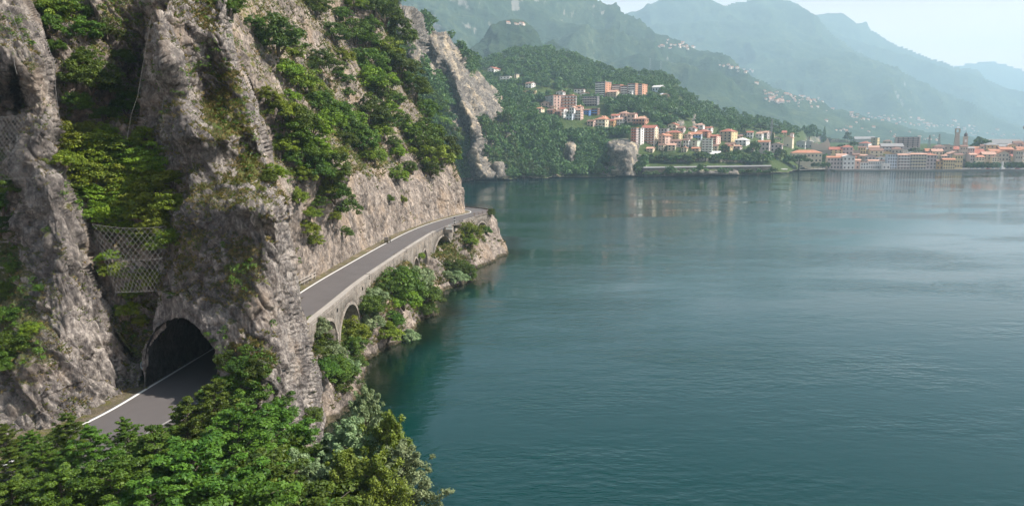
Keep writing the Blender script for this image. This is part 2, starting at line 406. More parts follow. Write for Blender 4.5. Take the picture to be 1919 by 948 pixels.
# --- fin B: the great buttress with the tunnel
outB = [(292, 14), (310, 24), (322, -10), (330, -60), (430, -60), (436, 45), (447, 110), (468, 150), (488, 205), (508, 262), (518, 300), (519, 342), (540, 372), (548, 440), (560, 500), (566, 560), (580, 620),
        (592, 680), (606, 730), (611, 790), (608, 830), (596, 850), (600, 960), (300, 960), (262, 900), (262, 742), (268, 700), (262, 655), (284, 620), (296, 560), (300, 480), (262, 420), (240, 340), (244, 260), (252, 190), (266, 110), (278, 40)]
ctrlB = [(292, 20, 70), (262, 120, 75), (300, 120, 68), (345, 140, 69), (250, 300, 70), (300, 300, 66.5), (365, 235, 65), (300, 450, 63), (330, -50, 77), (430, -50, 82), (400, 20, 77), (436, 80, 78), (400, 130, 75.5),
         (380, 200, 72), (440, 180, 75), (470, 210, 72), (505, 290, 71.5), (440, 300, 69.5), (480, 340, 69), (515, 350, 68), (410, 250, 65.5), (430, 262, 65.5), (340, 330, 63.5), (400, 330, 62.5), (470, 345, 65), (525, 385, 64.5), (450, 430, 60.5), (545, 460, 64),
         (300, 580, 58), (340, 560, 57.7), (400, 560, 58), (460, 560, 58.5), (505, 560, 60), (545, 560, 66), (262, 655, 57.3), (265, 742, 56.2), (340, 650, 56.7), (340, 740, 56.5), (410, 640, 56.5), (410, 740, 56), (450, 650, 57), (520, 680, 58), (570, 680, 65), (560, 780, 60.5), (600, 780, 66), (590, 840, 62), (450, 800, 54.5), (540, 900, 57), (300, 900, 55.5), (420, 900, 54)]
def vegB(px, py):
    return blobs(px, py, [(400, 150, 40, .65, 70), (440, 260, 40, .6, 50), (470, 310, 30, .6, 30), (450, 490, 45, .45, 50), (380, 430, 50, .3, 60), (330, 560, 30, .3, 15), (470, 700, 50, .4, 40), (580, 640, 8, .5, 60), (560, 500, 8, .5, 60),
                          (360, 215, 20, -.35, 60), (430, 270, 12, -.4, 20), (498, 270, 10, -.6, 40), (475, 150, 12, -.5, 60), (540, 500, 18, -.5, 160), (560, 700, 30, -.6, 120)], -0.02)
TX, TR, TS = -25.25, 3.35, 12.6     # tunnel axis x, radius, spring height
def in_arch(G, r=TR):
    x, z = G[..., 0] - TX, G[..., 2]
    w = 0.30 * fbm(np.stack([x.ravel() * .9, G[..., 1].ravel() * 0, z.ravel() * .9], -1), 3, 77).reshape(x.shape)
    rr = r + w
    return (G[..., 1] < 60) & (np.abs(x) < rr) & (z > 8.5) & ((z < TS) | (x * x + (z - TS) ** 2 < rr * rr))
def fadeB(px, py, G):
    x, z = G[..., 0] - TX, np.maximum(G[..., 2] - TS, 0)
    return np.clip((np.sqrt(x * x + z * z) - 3.2) / 2.5, 0.25, 1)
def ridge(px, py, line, wl, wr, a):
    L = np.array(line, float); yy_ = np.clip(py, L[0, 1], L[-1, 1]); dx = px - np.interp(yy_, L[:, 1], L[:, 0]); over = np.maximum(py - L[-1, 1], 0) + np.maximum(L[0, 1] - py, 0)
    return -a * np.where(dx < 0, np.maximum(0, 1 + dx / wl), np.maximum(0, 1 - dx / wr)) * np.exp(-(over / 20) ** 2)
def warpB(px, py, Y):
    # slanting crest lines and clefts seen in the face
    def cr(line, w, a):
        d = pdist(px, py, line); return a * np.exp(-(d / w) ** 2)
    Y = Y + ridge(px, py, [(292, 20), (312, 110), (335, 170), (362, 250)], 60, 34, 3.0)
    Y = Y + cr([(352, 60), (372, 140), (400, 215), (425, 245)], 14, 1.2)
    Y = Y + ridge(px, py, [(418, -60), (425, 50), (452, 170), (482, 260), (500, 330)], 45, 22, 3.2)
    Y = Y + ridge(px, py, [(425, 262), (462, 310), (498, 365), (532, 405)], 90, 26, 3.2)
    Y = Y + ridge(px, py, [(520, 395), (528, 470), (535, 560), (545, 660), (556, 760), (566, 850)], 230, 45, 5.5)
    return Y
cliffB = relief('tunnel_cliff', outB, ctrlB, M_rock, 2.0, 5.0, 33, lambda p: rockdisp(p, 0.32, 0.75, 9), bend=[([(436, 45), (447, 110), (488, 205), (518, 300), (519, 342), (548, 440), (560, 500), (580, 620), (606, 730), (611, 790), (608, 830)], 30, 6.0), ([(278, 40), (252, 190), (240, 340), (262, 420)], 20, 4.0)],
                back=(-4, 14, 0), veg=vegB, hole=in_arch, fade=fadeB, warpfn=warpB, smooth=False)
# tunnel bore
ys = np.linspace(56.9, 73, 66); ang = np.linspace(-0.35, math.pi + 0.35, 60)
AA, YY = np.meshgrid(ang, ys)
rad = TR + 0.12 + 0.9 * np.clip((YY - 57) / 3, 0, 1) * 0 
X = TX + rad * np.cos(AA); Z = TS + rad * np.sin(AA)
low = (AA < 0) | (AA > math.pi)
X = np.where(AA < 0, TX + rad, X); X = np.where(AA > math.pi, TX - rad, X)
Z = np.where(AA < 0, TS + AA / 0.35 * 3.4, Z); Z = np.where(AA > math.pi, TS - (AA - math.pi) / 0.35 * 3.4, Z)
GT = np.stack([X + xl(YY) - xl(57), YY, Z], -1)
Pn = GT.reshape(-1, 3); dn = 0.32 * facets(Pn / 1.3, 5) + 0.15 * fbm(Pn * 1.5, 3, 8)
cen = np.stack([TX + 0 * YY + xl(YY) - xl(57), YY, np.full_like(YY, TS)], -1).reshape(-1, 3)
dirn = Pn - cen; dirn /= np.maximum(np.linalg.norm(dirn, axis=1, keepdims=True), 1e-6)
Pn = Pn + dirn * (np.abs(dn) + 0.06)[:, None]
Pn = Pn.reshape(YY.shape + (3,)); Pn[-3:] = cen.reshape(Pn.shape)[-3:] + (Pn[-3:] - cen.reshape(Pn.shape)[-3:]) * np.array([1, .5, 0.02])[:, None, None]; Pn = Pn.reshape(-1, 3)  # far end pinched shut, added so the bore stays dark
Hn, Wn = YY.shape; idn = np.arange(Hn * Wn).reshape(Hn, Wn)
Fn = np.stack([idn[:-1, :-1].ravel(), idn[1:, :-1].ravel(), idn[1:, 1:].ravel(), idn[:-1, 1:].ravel()], -1)
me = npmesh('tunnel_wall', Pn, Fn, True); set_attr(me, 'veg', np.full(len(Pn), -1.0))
o = link('tunnel', me, rock_mat('shade_toned_rock', 1.0, base=((0.012, 0.011, 0.012), (0.04, 0.036, 0.035), (0.10, 0.09, 0.085)), warmamt=0.0, up0=2)); o['kind'] = 'structure'  # the bore's inner darkness is put into this rock colour

# --- the long slope above the road (true x(Y, z) surface)
PROF = [(0, 0), (10.5, 0), (16, 0.5), (20, 1.2), (24, 3.2), (28, 6.2), (35, 10.6), (54, 21), (73, 30), (100, 42), (150, 66)]
NOSE = [(206, 0.0), (210, 0.9), (214, 3.0), (218, 7.5), (224, 16), (234, 34), (250, 70), (275, 120)]
def slope_x(Y, z):
    Yn = Y - 0.42 * np.clip(z - 22, 0, 40) - 0.2 * np.clip(z - 62, 0, 60)
    x = xl(np.minimum(Y, 206)) - 1.6 + 3.0 * np.clip((Y - 200) / 6, 0, 1) * 0
    zt = 2.5 * fbm(np.stack([Y.ravel() / 14, 0 * Y.ravel(), 0 * Y.ravel()], -1), 2, 4).reshape(Y.shape)
    x = x - interp(np.maximum(z - zt, 0), PROF) - interp(Yn, NOSE)
    Yc = interp(z, [(10, 121), (18, 117), (25, 113), (37, 105), (44, 100), (60, 90), (90, 74)])
    f = np.clip((z - 17) / 8, 0, 1)
    x = x + f * (6.0 * np.exp(-((Y - Yc) / np.where(Y < Yc, 7.0, 3.2)) ** 2) - 2.8 * np.exp(-((Y - Yc - 9) / 6.0) ** 2))
    # gentle ribs and hollows running down the slope
    x = x + f * (2.2 * fbm(np.stack([(Y + 0.45 * z).ravel() / 17, z.ravel() / 60, 0 * z.ravel()], -1), 3, 91).reshape(Y.shape))
    return x
yy = np.concatenate([np.arange(80, 232, 0.25), np.arange(232, 275, 1.0)]); zz = np.concatenate([np.arange(8.6, 30, 0.19), np.arange(30, 84, 0.36), np.arange(84, 150, 2.0)])
ZZ, YY = np.meshgrid(zz, yy)
GD = np.stack([slope_x(YY, ZZ), YY, ZZ], -1)
vD = np.clip((ZZ - 21 - 3 * fbm(np.stack([YY.ravel() / 9, 0 * YY.ravel(), ZZ.ravel() / 9], -1), 3, 61).reshape(YY.shape)) / 5, 0, 1) * 0.60 - 0.24
slope = gridsurf('slope_above_road', GD, M_slope, lambda p: rockdisp(p, 0.30, 0.5, 71) - 0.35, vD, fade=np.clip((ZZ - 9) / 3, 0.35, 1), smooth=False)

# --- embankment between the road and the lake
XW = [(60, -17), (70, -21), (76, -19.2), (80, -18.2), (88, -18.2), (99, -19.6), (104, -18.6), (111, -15.8), (118, -15.4), (122, -15.8), (128, -12.6), (134, -14.6), (141, -15), (149, -13.6), (155, -10.6), (160, -8.2), (168, -8.6), (173, -9.4), (178, -7.4), (186, -4.4), (192, -3.4), (197, -1.6), (203, -1.2), (210, -3), (218, -10), (226, -22), (240, -45)]
def road_out(Y): return xl(np.minimum(Y, 206)) + 6.1 + 0.45 * 0
ARCH = [(79.0, 87.0, 9.3, 6.9), (88.6, 99.0, 8.9, 5.2), (136.2, 142.0, 8.0, 4.0), (144.6, 150.6, 8.4, 3.4), (155.2, 174.5, 8.9, 2.2), (191.5, 202.0, 8.7, 3.2)]   # Y0, Y1, crown z, spring z
def recess(Y, grow=0.0):
    r = np.zeros(np.shape(Y))
    for a, b, c, s in ARCH: r = np.maximum(r, np.clip(np.minimum(Y - a + grow, b + grow - Y) / 0.8, 0, 1))
    return r
yy = np.arange(60, 240, 0.3); tt = np.concatenate([np.linspace(-0.25, 1, 52)])
TT, YY = np.meshgrid(tt, yy)
Xo = road_out(YY) - interp(YY, [(205, 0), (212, 1.5), (218, 8), (226, 20), (240, 43)])
top = interp(YY, [(60, 6), (78, 6.5), (88, 6.4), (99, 7.0), (104, 9.4), (112, 9.6), (130, 9.0), (136, 7.0), (150, 6.4), (155, 6.6), (170, 7.4), (176, 9.6), (190, 9.9), (193, 8.0), (201, 8.2), (204, 9.9), (240, 9.9)])
Xi = Xo - 2.6 * recess(YY, 0.6) - 0.3
Zg = TT * top
wob = fbm(np.stack([YY.ravel() / 5.0, 0 * YY.ravel(), Zg.ravel() / 6], -1), 3, 14).reshape(YY.shape)
u = np.clip(1 - np.maximum(TT, 0), 0, 1)
Xg = Xi + (interp(YY, XW) - Xi) * np.power(u, 0.75 + 0.25 * wob) + np.where(TT < 0, -TT * 3.0, 0) + 1.2 * wob * u * (1 - u) * 3
GE = np.stack([Xg, YY, Zg], -1)
# flat shelf back to the road core so no gap opens behind the arches
GE = np.concatenate([GE, np.stack([Xi[:, -1:] - 0.4, YY[:, -1:], np.minimum(top[:, -1:] + 2.2, 10.2)], -1)], 1)
vE = np.concatenate([0.22 + 0.5 * np.clip((wob + .1) * 1.5, -0.4, 0.5) - 0.75 * (TT < 0.16), np.full((len(yy), 1), 0.0)], 1)
vE = vE - 0.6 * np.clip((GE[..., 1] - 176) / 8, 0, 1) * (GE[..., 0] > -7)
embank = gridsurf('lakeside_embankment', GE, M_slope, lambda p: rockdisp(p, 0.22, 0.8, 55), vE, fade=np.concatenate([np.clip((1 - TT) / 0.2, 0.25, 1), np.full((len(yy), 1), 0.05)], 1), smooth=False)

# --- earth bank under the trees at the near end
xs = np.linspace(-24.5, -2, 60); yn = np.linspace(-20, 64, 130); XX, YY = np.meshgrid(xs, yn)
tz = np.clip((XX + 22.2) / np.interp(YY, [0, 45, 62, 74], [15.5, 15.5, 6, 4]), 0, 1.6); ZZ = 10.3 - 11.5 * tz ** 0.8 + 0.4 * fbm(np.stack([XX.ravel() / 3, YY.ravel() / 3, 0 * XX.ravel()], -1), 3, 3).reshape(XX.shape) * np.clip(tz * 6, 0, 1)
ZZ = np.where(XX < -22.2, 10.25, ZZ)
M_earth = rock_mat('earth_bank', 1.0, g1=(0.03, 0.05, 0.012), g2=(0.10, 0.10, 0.03), up0=-0.2)
bank = gridsurf('earth_bank', np.stack([XX, YY, ZZ], -1), M_earth, lambda p: 0.1 * fbm(p, 3, 3), np.full(XX.shape, 0.4), flip_to=(0, 0, 1))

# --- far cliff of pinnacles across the bay
def hilldisp(a, sc, seed): return lambda p: a * fbm(p / sc, 5, seed, 0.52, ridged=True)
outE = [(690, -60), (735, -30), (752, 10), (775, 12), (800, 30), (818, 58), (838, 58), (856, 88), (885, 112), (905, 140), (930, 165), (955, 190), (1000, 205), (1010, 240), (1040, 300), (1060, 331), (1000, 333.5), (930, 335.5), (890, 338), (850, 345), (760, 250), (690, 100)]
ctrlE = [(690, -50, 560), (750, 10, 560), (800, 40, 590), (790, 100, 540), (780, 200, 520), (850, 90, 640), (850, 200, 560), (845, 300, 540), (900, 130, 700), (900, 337, 575), (870, 335, 560), (925, 230, 610), (890, 230, 570), (895, 290, 572), (960, 190, 740), (1000, 210, 700), (1000, 333, 607), (1060, 330, 640), (960, 280, 630)]
def rockE(px, py):
    t = np.maximum.reduce([np.exp(-(pdist(px, py, l) / w) ** 2) for l, w in [([(768, 25), (778, 95)], 26), ([(745, 20), (752, 60)], 12), ([(825, 65), (818, 125)], 20), ([(838, 95), (852, 130), (868, 185), (880, 215)], 20), ([(902, 150), (925, 210)], 18), ([(880, 160), (900, 195)], 16),
        ([(885, 235), (893, 270), (890, 290), (900, 320), (915, 330)], 15), ([(935, 315), (932, 332)], 8), ([(850, 220), (860, 245)], 12)]])
    return t
cliffE = relief('pinnacle_cliff', outE, ctrlE, M_rock_far, 1.6, 3.0, 41, lambda p: rockdisp(p, 0.6, 1.0, 17, 4.0), back=(0, 60, -20), veg=lambda px, py: 0.75 - 1.35 * rockE(px, py),
                warpfn=lambda px, py, Y: Y - 28 * rockE(px, py) + 26 * np.exp(-(pdist(px, py, [(792, 90), (830, 150), (850, 200), (870, 260)]) / 14) ** 2))

# --- the wooded hill with the town
outT = [(820, 160), (850, 128), (890, 118), (930, 112), (962, 97), (1000, 91), (1040, 94), (1080, 108), (1110, 122), (1150, 134), (1200, 140), (1240, 141), (1268, 156), (1290, 178), (1312, 198), (1345, 205), (1400, 222), (1450, 232), (1500, 243), (1560, 258), (1640, 266), (1750, 270),
        (1919, 271), (2250, 271), (2250, 313), (1919, 313), (1810, 313.2), (1560, 314), (1500, 317), (1480, 323), (1400, 327.5), (1200, 330.5), (1000, 333), (900, 335), (820, 330)]
ctrlT = [(820, 160, 760), (820, 330, 590), (900, 335, 616), (900, 120, 1010), (960, 97, 1080), (1040, 94, 1120), (1110, 122, 1130), (1240, 141, 1130), (1290, 180, 1060), (1345, 205, 1090), (1450, 232, 1120), (1560, 258, 1250), (1750, 270, 1500), (1919, 271, 1600), (2250, 271, 1600),
         (940, 185, 850), (1000, 165, 890), (1050, 205, 830), (1100, 197, 850), (1150, 182, 880), (1230, 180, 900), (1060, 225, 790), (1150, 240, 780), (1000, 250, 720), (1100, 290, 690), (1000, 333, 629), (1100, 332, 640), (1190, 270, 730), (1200, 330.5, 658), (1230, 273, 735), (1330, 275, 745), (1300, 240, 800), (1400, 275, 780), (1400, 327.5, 692), (1480, 323, 748),
         (1480, 278, 880), (1560, 278, 900), (1620, 282, 900), (1700, 285, 905), (1560, 314.5, 828), (1700, 313.5, 840), (1810, 313.5, 845), (1919, 313.5, 845), (1700, 303, 858), (1810, 303, 862), (1919, 303, 862), (1810, 290, 900), (1919, 290, 910), (1919, 278, 1150), (2250, 313.5, 845), (2250, 290, 910), (2250, 278, 1150)]
def rockT(px, py):
    t = np.maximum.reduce([np.exp(-(pdist(px, py, l) / w) ** 2) for l, w in [([(948, 205), (990, 209)], 14), ([(1000, 212), (1005, 218)], 8), ([(1070, 272), (1068, 305)], 10), ([(1152, 276), (1178, 276), (1172, 325)], 15), ([(1130, 318), (1160, 322)], 8), ([(1300, 220), (1303, 235)], 5),
        ([(1255, 222), (1278, 230)], 5), ([(1240, 322), (1380, 323)], 4), ([(935, 285), (955, 300)], 6)]])
    return t
def proj(P):
    q = P - np.array([0, 0, CAMZ]); dp = q[:, 1] * cp - q[:, 2] * sp; return CX + F * q[:, 0] / dp, CY - F * (q[:, 1] * sp + q[:, 2] * cp) / dp
def warpT(px, py, Y):
    Yt = np.interp(py, [268, 276, 283, 290, 303, 313, 320], [1500, 1050, 915, 895, 862, 850, 840]); m = np.clip((px - 1480) / 60, 0, 1); m = m * m * (3 - 2 * m); Y = np.exp(np.log(Y) * (1 - m) + np.log(Yt) * m)
    m = np.exp(-((px - 1165) / 25.0) ** 6 - ((py - 302) / 34.0) ** 6); Y = Y * (1 - m) + 646 * m; m = np.exp(-((px - 1068) / 12.0) ** 4 - ((py - 296) / 26.0) ** 6); Y = Y * (1 - m) + 668 * m
    return Y - 10 * rockT(px, py) + 14 * np.exp(-(pdist(px, py, [(1200, 300), (1260, 305), (1330, 305), (1400, 308)]) / 7) ** 2)
hillT = relief('town_hill', outT, ctrlT, M_rock_far, 2.0, 1.2, 51, lambda p: 1.6 * fbm(p / 22, 4, 7) * np.clip((p[:, 2] - 2) / 6, 0, 1) + rockdisp(p, 0.35, 0.9, 19, 2.6) * np.clip(1.3 * rockT(*proj(p)), 0, 1), back=(0, 60, -30), veg=lambda px, py: 0.7 - 1.5 * rockT(px, py) - 1.6 * np.clip((px - 1550) / 40, 0, 1) * np.clip((py - 280) / 6, 0, 1), warpfn=warpT)

# flat made ground behind the quay
gpts = [(1462, 323.6), (1500, 321.6), (1560, 320.2), (1700, 319.9), (1812, 319.9), (1900, 319.6), (2250, 319.4)]
Vg = []
for x, y in gpts:
    a = PZ(x, y, 0.0); Vg += [(a[0], a[1] + 3, 1.35), (a[0] * 1.12, a[1] * 1.12 + 8, 1.6)]
me = npmesh('town_ground', Vg, [(2 * i, 2 * i + 2, 2 * i + 3, 2 * i + 1) for i in range(len(gpts) - 1)]); o = link('town_ground', me, plain('town_paving', (0.20, 0.18, 0.16), 0.9, var=.3, scale=.1)); o['kind'] = 'structure'

# --- mountains
def mountain_mat(name, c1, c2, c3):
    m, nt, b, N, L = newmat(name)
    tc = N('ShaderNodeTexCoord').outputs['Object']
    n1 = noise_n(nt, tc, 0.006, 8, 0.7); n2 = noise_n(nt, tc, 0.03, 8, 0.75)
    v = mth(nt, 'ADD', mth(nt, 'MULTIPLY', n1, 0.5), mth(nt, 'MULTIPLY', n2, 0.5))
    rp = ramp(nt, [(0.36, c1), (0.5, c2), (0.62, c3), (0.74, (0.15, 0.15, 0.09))]); L(v, rp.inputs[0])
    ge = N('ShaderNodeNewGeometry'); sx = N('ShaderNodeSeparateXYZ'); L(ge.outputs['Normal'], sx.inputs[0])
    rk = sstep(nt, mth(nt, 'ADD', sx.outputs['Z'], mth(nt, 'MULTIPLY', n2, -0.6)), 0.03, -0.10)
    L(mixc(nt, rp.outputs[0], (0.26, 0.24, 0.21), rk), b.inputs['Base Color']); b.inputs['Roughness'].default_value = 0.95; b.inputs['Specular IOR Level'].default_value = 0.1
    bp = N('ShaderNodeBump'); bp.inputs['Strength'].default_value = 0.9; bp.inputs['Distance'].default_value = 12
    L(noise_n(nt, tc, 0.05, 8, 0.75), bp.inputs['Height']); L(bp.outputs[0], b.inputs['Normal'])
    return m
M_mt = mountain_mat('mountain_forest', (0.014, 0.032, 0.018), (0.030, 0.055, 0.026), (0.085, 0.11, 0.05))
out1 = [(600, -90), (880, -90), (1000, -45), (1060, -2), (1100, 10), (1140, 33), (1180, 50), (1230, 72), (1290, 92), (1350, 120), (1420, 150), (1480, 175), (1560, 205), (1640, 228), (1720, 244), (1800, 256), (1900, 264), (2300, 268), (2300, 300), (600, 300)]
ctrl1 = [(600, -250, 3447), (880, -200, 3844), (1060, -2, 3314), (1230, 72, 3182), (1420, 150, 3049), (1640, 228, 3049), (1900, 264, 3314), (2300, 268, 3447), (600, 290, 1789), (900, 290, 1789), (1200, 290, 1921), (1600, 290, 2121), (1900, 290, 2253), (2300, 290, 2253), (1000, 130, 2386), (760, 60, 2518), (1250, 190, 2386)]
mt1 = relief('mountain', out1, ctrl1, M_mt, 3.0, 3.0, 61, lambda p: 55 * np.clip((p[:, 2] - 20) / 160, 0.04, 1) * fbm(p / 330, 6, 3, 0.5, ridged=True), back=(0, 300, -300))
outk = [(840, 150), (868, 108), (885, 88), (905, 74), (915, 55), (940, 44), (962, 38), (985, 42), (1005, 58), (1020, 78), (1040, 76), (1060, 96), (1090, 118), (1130, 150), (1200, 200), (1200, 300), (840, 300)]
ctrlk = [(840, 150, 1707), (960, 38, 1871), (1060, 96, 1833), (1200, 200, 1769), (840, 290, 1454), (960, 120, 1681), (1200, 290, 1518)]
mtk = relief('mountain', outk, ctrlk, M_mt, 2.0, 3.0, 64, lambda p: 14 * np.clip((p[:, 2] - 20) / 160, 0.04, 1) * fbm(p / 90, 6, 13, 0.5, ridged=True), back=(0, 150, -100))
out2 = [(1000, 60), (1100, 40), (1150, 38), (1200, 24), (1245, 10), (1290, 0), (1325, 6), (1355, 14), (1375, 4), (1410, -2), (1440, -6), (1465, 2), (1500, 16), (1520, 32), (1534, 45), (1560, 66), (1600, 92), (1640, 110), (1690, 150), (1740, 178), (1800, 205), (1860, 225), (1930, 240), (2050, 258), (2300, 268), (2300, 300), (1000, 300)]
ctrl2 = [(1000, 60, 5880), (1200, 24, 5880), (1290, 0, 6020), (1440, -6, 6020), (1534, 45, 5740), (1640, 110, 5600), (1860, 225, 5460), (2300, 268, 5460), (1000, 290, 3639), (1400, 290, 3639), (1800, 290, 3779), (2300, 290, 3779), (1400, 130, 4900)]
mt2 = relief('mountain', out2, ctrl2, M_mt, 3.0, 2.5, 67, lambda p: 80 * np.clip((p[:, 2] - 20) / 160, 0.04, 1) * fbm(p / 600, 6, 23, 0.5, ridged=True), back=(0, 300, -300))
out3 = [(1440, 80), (1500, 42), (1532, 38), (1572, 33), (1600, 45), (1622, 43), (1632, 58), (1650, 68), (1700, 88), (1750, 108), (1800, 125), (1835, 133), (1848, 146), (1880, 162), (1930, 182), (2000, 205), (2150, 240), (2400, 262), (2400, 300), (1440, 300)]
ctrl3 = [(1440, 80, 7413), (1572, 33, 7533), (1700, 88, 7413), (1835, 133, 7294), (2000, 205, 7174), (2400, 262, 7174), (1440, 290, 5501), (1900, 290, 5501), (2400, 290, 5501)]
mt3 = relief('mountain', out3, ctrl3, M_mt, 3.0, 2.0, 71, lambda p: 90 * np.clip((p[:, 2] - 20) / 160, 0.04, 1) * fbm(p / 800, 6, 33, 0.5, ridged=True), back=(0, 300, -400))
out4 = [(1640, 150), (1800, 121), (1850, 112), (1890, 120), (1930, 132), (2030, 150), (2150, 180), (2400, 200), (2400, 290), (1640, 290)]
ctrl4 = [(1640, 150, 10044), (1850, 112, 10260), (2030, 150, 10044), (2400, 200, 10044), (1640, 280, 8640), (2400, 280, 8640)]
mt4 = relief('mountain', out4, ctrl4, M_mt, 4.0, 1.5, 73, lambda p: 90 * np.clip((p[:, 2] - 20) / 160, 0.04, 1) * fbm(p / 1000, 5, 43, 0.5, ridged=True), back=(0, 300, -400))

# --- valley floor and lake bed, water
me = npmesh('valley_ground', [(-6000, 1100, 2.0), (7900, 1100, 2.0), (7900, 11500, 30.0), (-6000, 11500, 30.0)], [(0, 1, 2, 3)])
set_attr(me, 'veg', [1.0] * 4); o = link('valley_ground', me, M_mt); o['kind'] = 'structure'
M_bed = rock_mat('lake_bed_stones', 0.6, base=((0.05, 0.055, 0.03), (0.10, 0.10, 0.055), (0.16, 0.15, 0.09)), warmamt=0.1, up0=2.5)
xs = np.linspace(-30, 40, 120); ysb = np.linspace(-20, 260, 240); XX, YY = np.meshgrid(xs, ysb)
sh = np.maximum(XX - interp(YY, [(-20, -7), (50, -9), (62, -13)] + XW[1:]) , 0)
ZB = -0.35 - 0.36 * sh - 0.012 * sh ** 2
me_o = gridsurf('lake_bed', np.stack([XX, YY, ZB], -1), M_bed, lambda p: 0.25 * facets(p / 1.5, 3), np.full(XX.shape, -1.0), flip_to=(0, 0, 1))
me = npmesh('lake_floor', [(-6400, -1400, -34), (7900, -1400, -34), (7900, 11500, -34), (-6400, 11500, -34)], [(0, 1, 2, 3)])
o = link('lake_floor', me, plain('lake_silt', (0.02, 0.07, 0.06), 0.9)); o['kind'] = 'structure'

m, nt, b, N, L = newmat('lake_water')
tc = N('ShaderNodeTexCoord').outputs['Object']
WATER = (0.0007, 0.030, 0.0285)
b.inputs['Base Color'].default_value = (*WATER, 1); b.inputs['Roughness'].default_value = 0.03; b.inputs['IOR'].default_value = 1.33
# wind-ruffled lanes and calm lanes
lane = sstep(nt, noise_n(nt, tc, 0.011, 5, 0.62, (1.0, 2.6, 1)), 0.40, 0.62)
w1 = noise_n(nt, tc, 0.9, 3, 0.55, (0.75, 1.5, 1)); w2 = noise_n(nt, tc, 0.22, 3, 0.5, (0.8, 1.6, 1)); w3 = noise_n(nt, tc, 3.4, 2, 0.5, (0.8, 1.3, 1))
hsum = mth(nt, 'ADD', mth(nt, 'ADD', mth(nt, 'MULTIPLY', w1, 0.26), mth(nt, 'MULTIPLY', w2, 0.50)), mth(nt, 'MULTIPLY', w3, 0.015))
bp = N('ShaderNodeBump'); bp.inputs['Distance'].default_value = 1.0
L(mth(nt, 'ADD', mth(nt, 'MULTIPLY', lane, 0.34), 0.06), bp.inputs['Strength']); L(hsum, bp.inputs['Height']); L(bp.outputs[0], b.inputs['Normal'])
# murky water: clear over the shallow shelf, opaque teal over depth (depth stored on the mesh)
at = N('ShaderNodeAttribute'); at.attribute_name = 'depth'
trn = N('ShaderNodeBsdfTransparent'); trn.inputs[0].default_value = (0.42, 0.60, 0.48, 1)
gl = N('ShaderNodeBsdfGlossy'); gl.inputs['Roughness'].default_value = 0.06; L(bp.outputs[0], gl.inputs['Normal'])
fr = N('ShaderNodeFresnel'); fr.inputs['IOR'].default_value = 1.33; L(bp.outputs[0], fr.inputs['Normal'])
shl = N('ShaderNodeMixShader'); L(fr.outputs[0], shl.inputs[0]); L(trn.outputs[0], shl.inputs[1]); L(gl.outputs[0], shl.inputs[2])
mx = N('ShaderNodeMixShader'); L(sstep(nt, at.outputs['Fac'], 0.3, 4.2), mx.inputs[0]); L(shl.outputs[0], mx.inputs[1]); L(b.outputs[0], mx.inputs[2])
L(mx.outputs[0], nt.nodes['Material Output'].inputs[0])
M_water = m
gx = np.concatenate([[-6400, -1000, -300, -100], np.arange(-40, 40, 1.0), [60, 120, 300, 1000, 3000, 7900]]); gy = np.concatenate([[-1400, -500, -100], np.arange(-20, 240, 2.0), [300, 420, 600, 900, 1400]])
XX, YY = np.meshgrid(gx, gy)
sh = np.maximum(XX - interp(YY, [(-20, -7), (50, -9), (62, -13)] + XW[1:-3] + [(240, -1.2)]), 0)
dep = np.where((YY > 236), 30, 0.35 + 0.36 * sh + 0.012 * sh ** 2)
P = np.stack([XX, YY, 0 * XX], -1).reshape(-1, 3); H, W = XX.shape; idx = np.arange(H * W).reshape(H, W)
me = npmesh('lake_water', P, np.stack([idx[:-1, :-1].ravel(), idx[:-1, 1:].ravel(), idx[1:, 1:].ravel(), idx[1:, :-1].ravel()], -1)); set_attr(me, 'depth', dep)
o = link('lake_water', me, M_water); o['kind'] = 'structure'

# ============================================================ HAZE
m = bpy.data.materials.new('haze_air'); m.use_nodes = True; nt = m.node_tree
nt.nodes.remove(nt.nodes['Principled BSDF'])
pv = nt.nodes.new('ShaderNodeVolumePrincipled'); pv.inputs['Color'].default_value = (0.59, 0.83, 1.0, 1); pv.inputs['Density'].default_value = HAZE_DENSITY
pv.inputs['Anisotropy'].default_value = 0.0
nt.links.new(pv.outputs[0], nt.nodes['Material Output'].inputs['Volume'])
hb = MB().box(-6500, 8000, -1500, 11600, -60, 1520); o = hb.build('haze', m); o['kind'] = 'stuff'; o['label'] = 'pale blue summer haze over the lake'; 

# ============================================================ ROAD
M_asph = plain('asphalt', (0.10, 0.089, 0.088), 0.85, var=0.22, scale=0.35)
M_paint = plain('road_paint', (0.72, 0.71, 0.68), 0.6, var=0.08, scale=2)
M_verge = rock_mat('verge_soil', 0.8, base=((0.08, 0.07, 0.045), (0.15, 0.125, 0.085), (0.24, 0.20, 0.14)), g1=(0.08, 0.09, 0.02), g2=(0.20, 0.17, 0.07), up0=0.62)
M_wall = rock_mat('masonry', 0.45, base=((0.09, 0.08, 0.07), (0.22, 0.195, 0.17), (0.42, 0.37, 0.32)), warmamt=0.2, up0=2.0, bump=0.7)
M_conc = rock_mat('weathered_concrete', 0.9, base=((0.12, 0.105, 0.095), (0.23, 0.205, 0.18), (0.33, 0.295, 0.26)), warmamt=0.1, up0=2.0, bump=0.25)
def centreline(off):
    pts = [(float(xl(y)) + off, y) for y in np.arange(20, 204, 1.0)]
    a0 = pts[-1]
    # the road swings left round the headland
    tx, ty = pts[-1][0] - pts[-2][0], pts[-1][1] - pts[-2][1]; h = math.atan2(ty, tx)
    base = (float(xl(203)), 203.0); x, y = base; 
    for k in range(60):
        h += R(3.4) if h < R(195) else 0
        x += math.cos(h) * 0.75; y += math.sin(h) * 0.75
        pts.append((x - math.sin(h) * -off, y - math.cos(h) * off))
    return pts
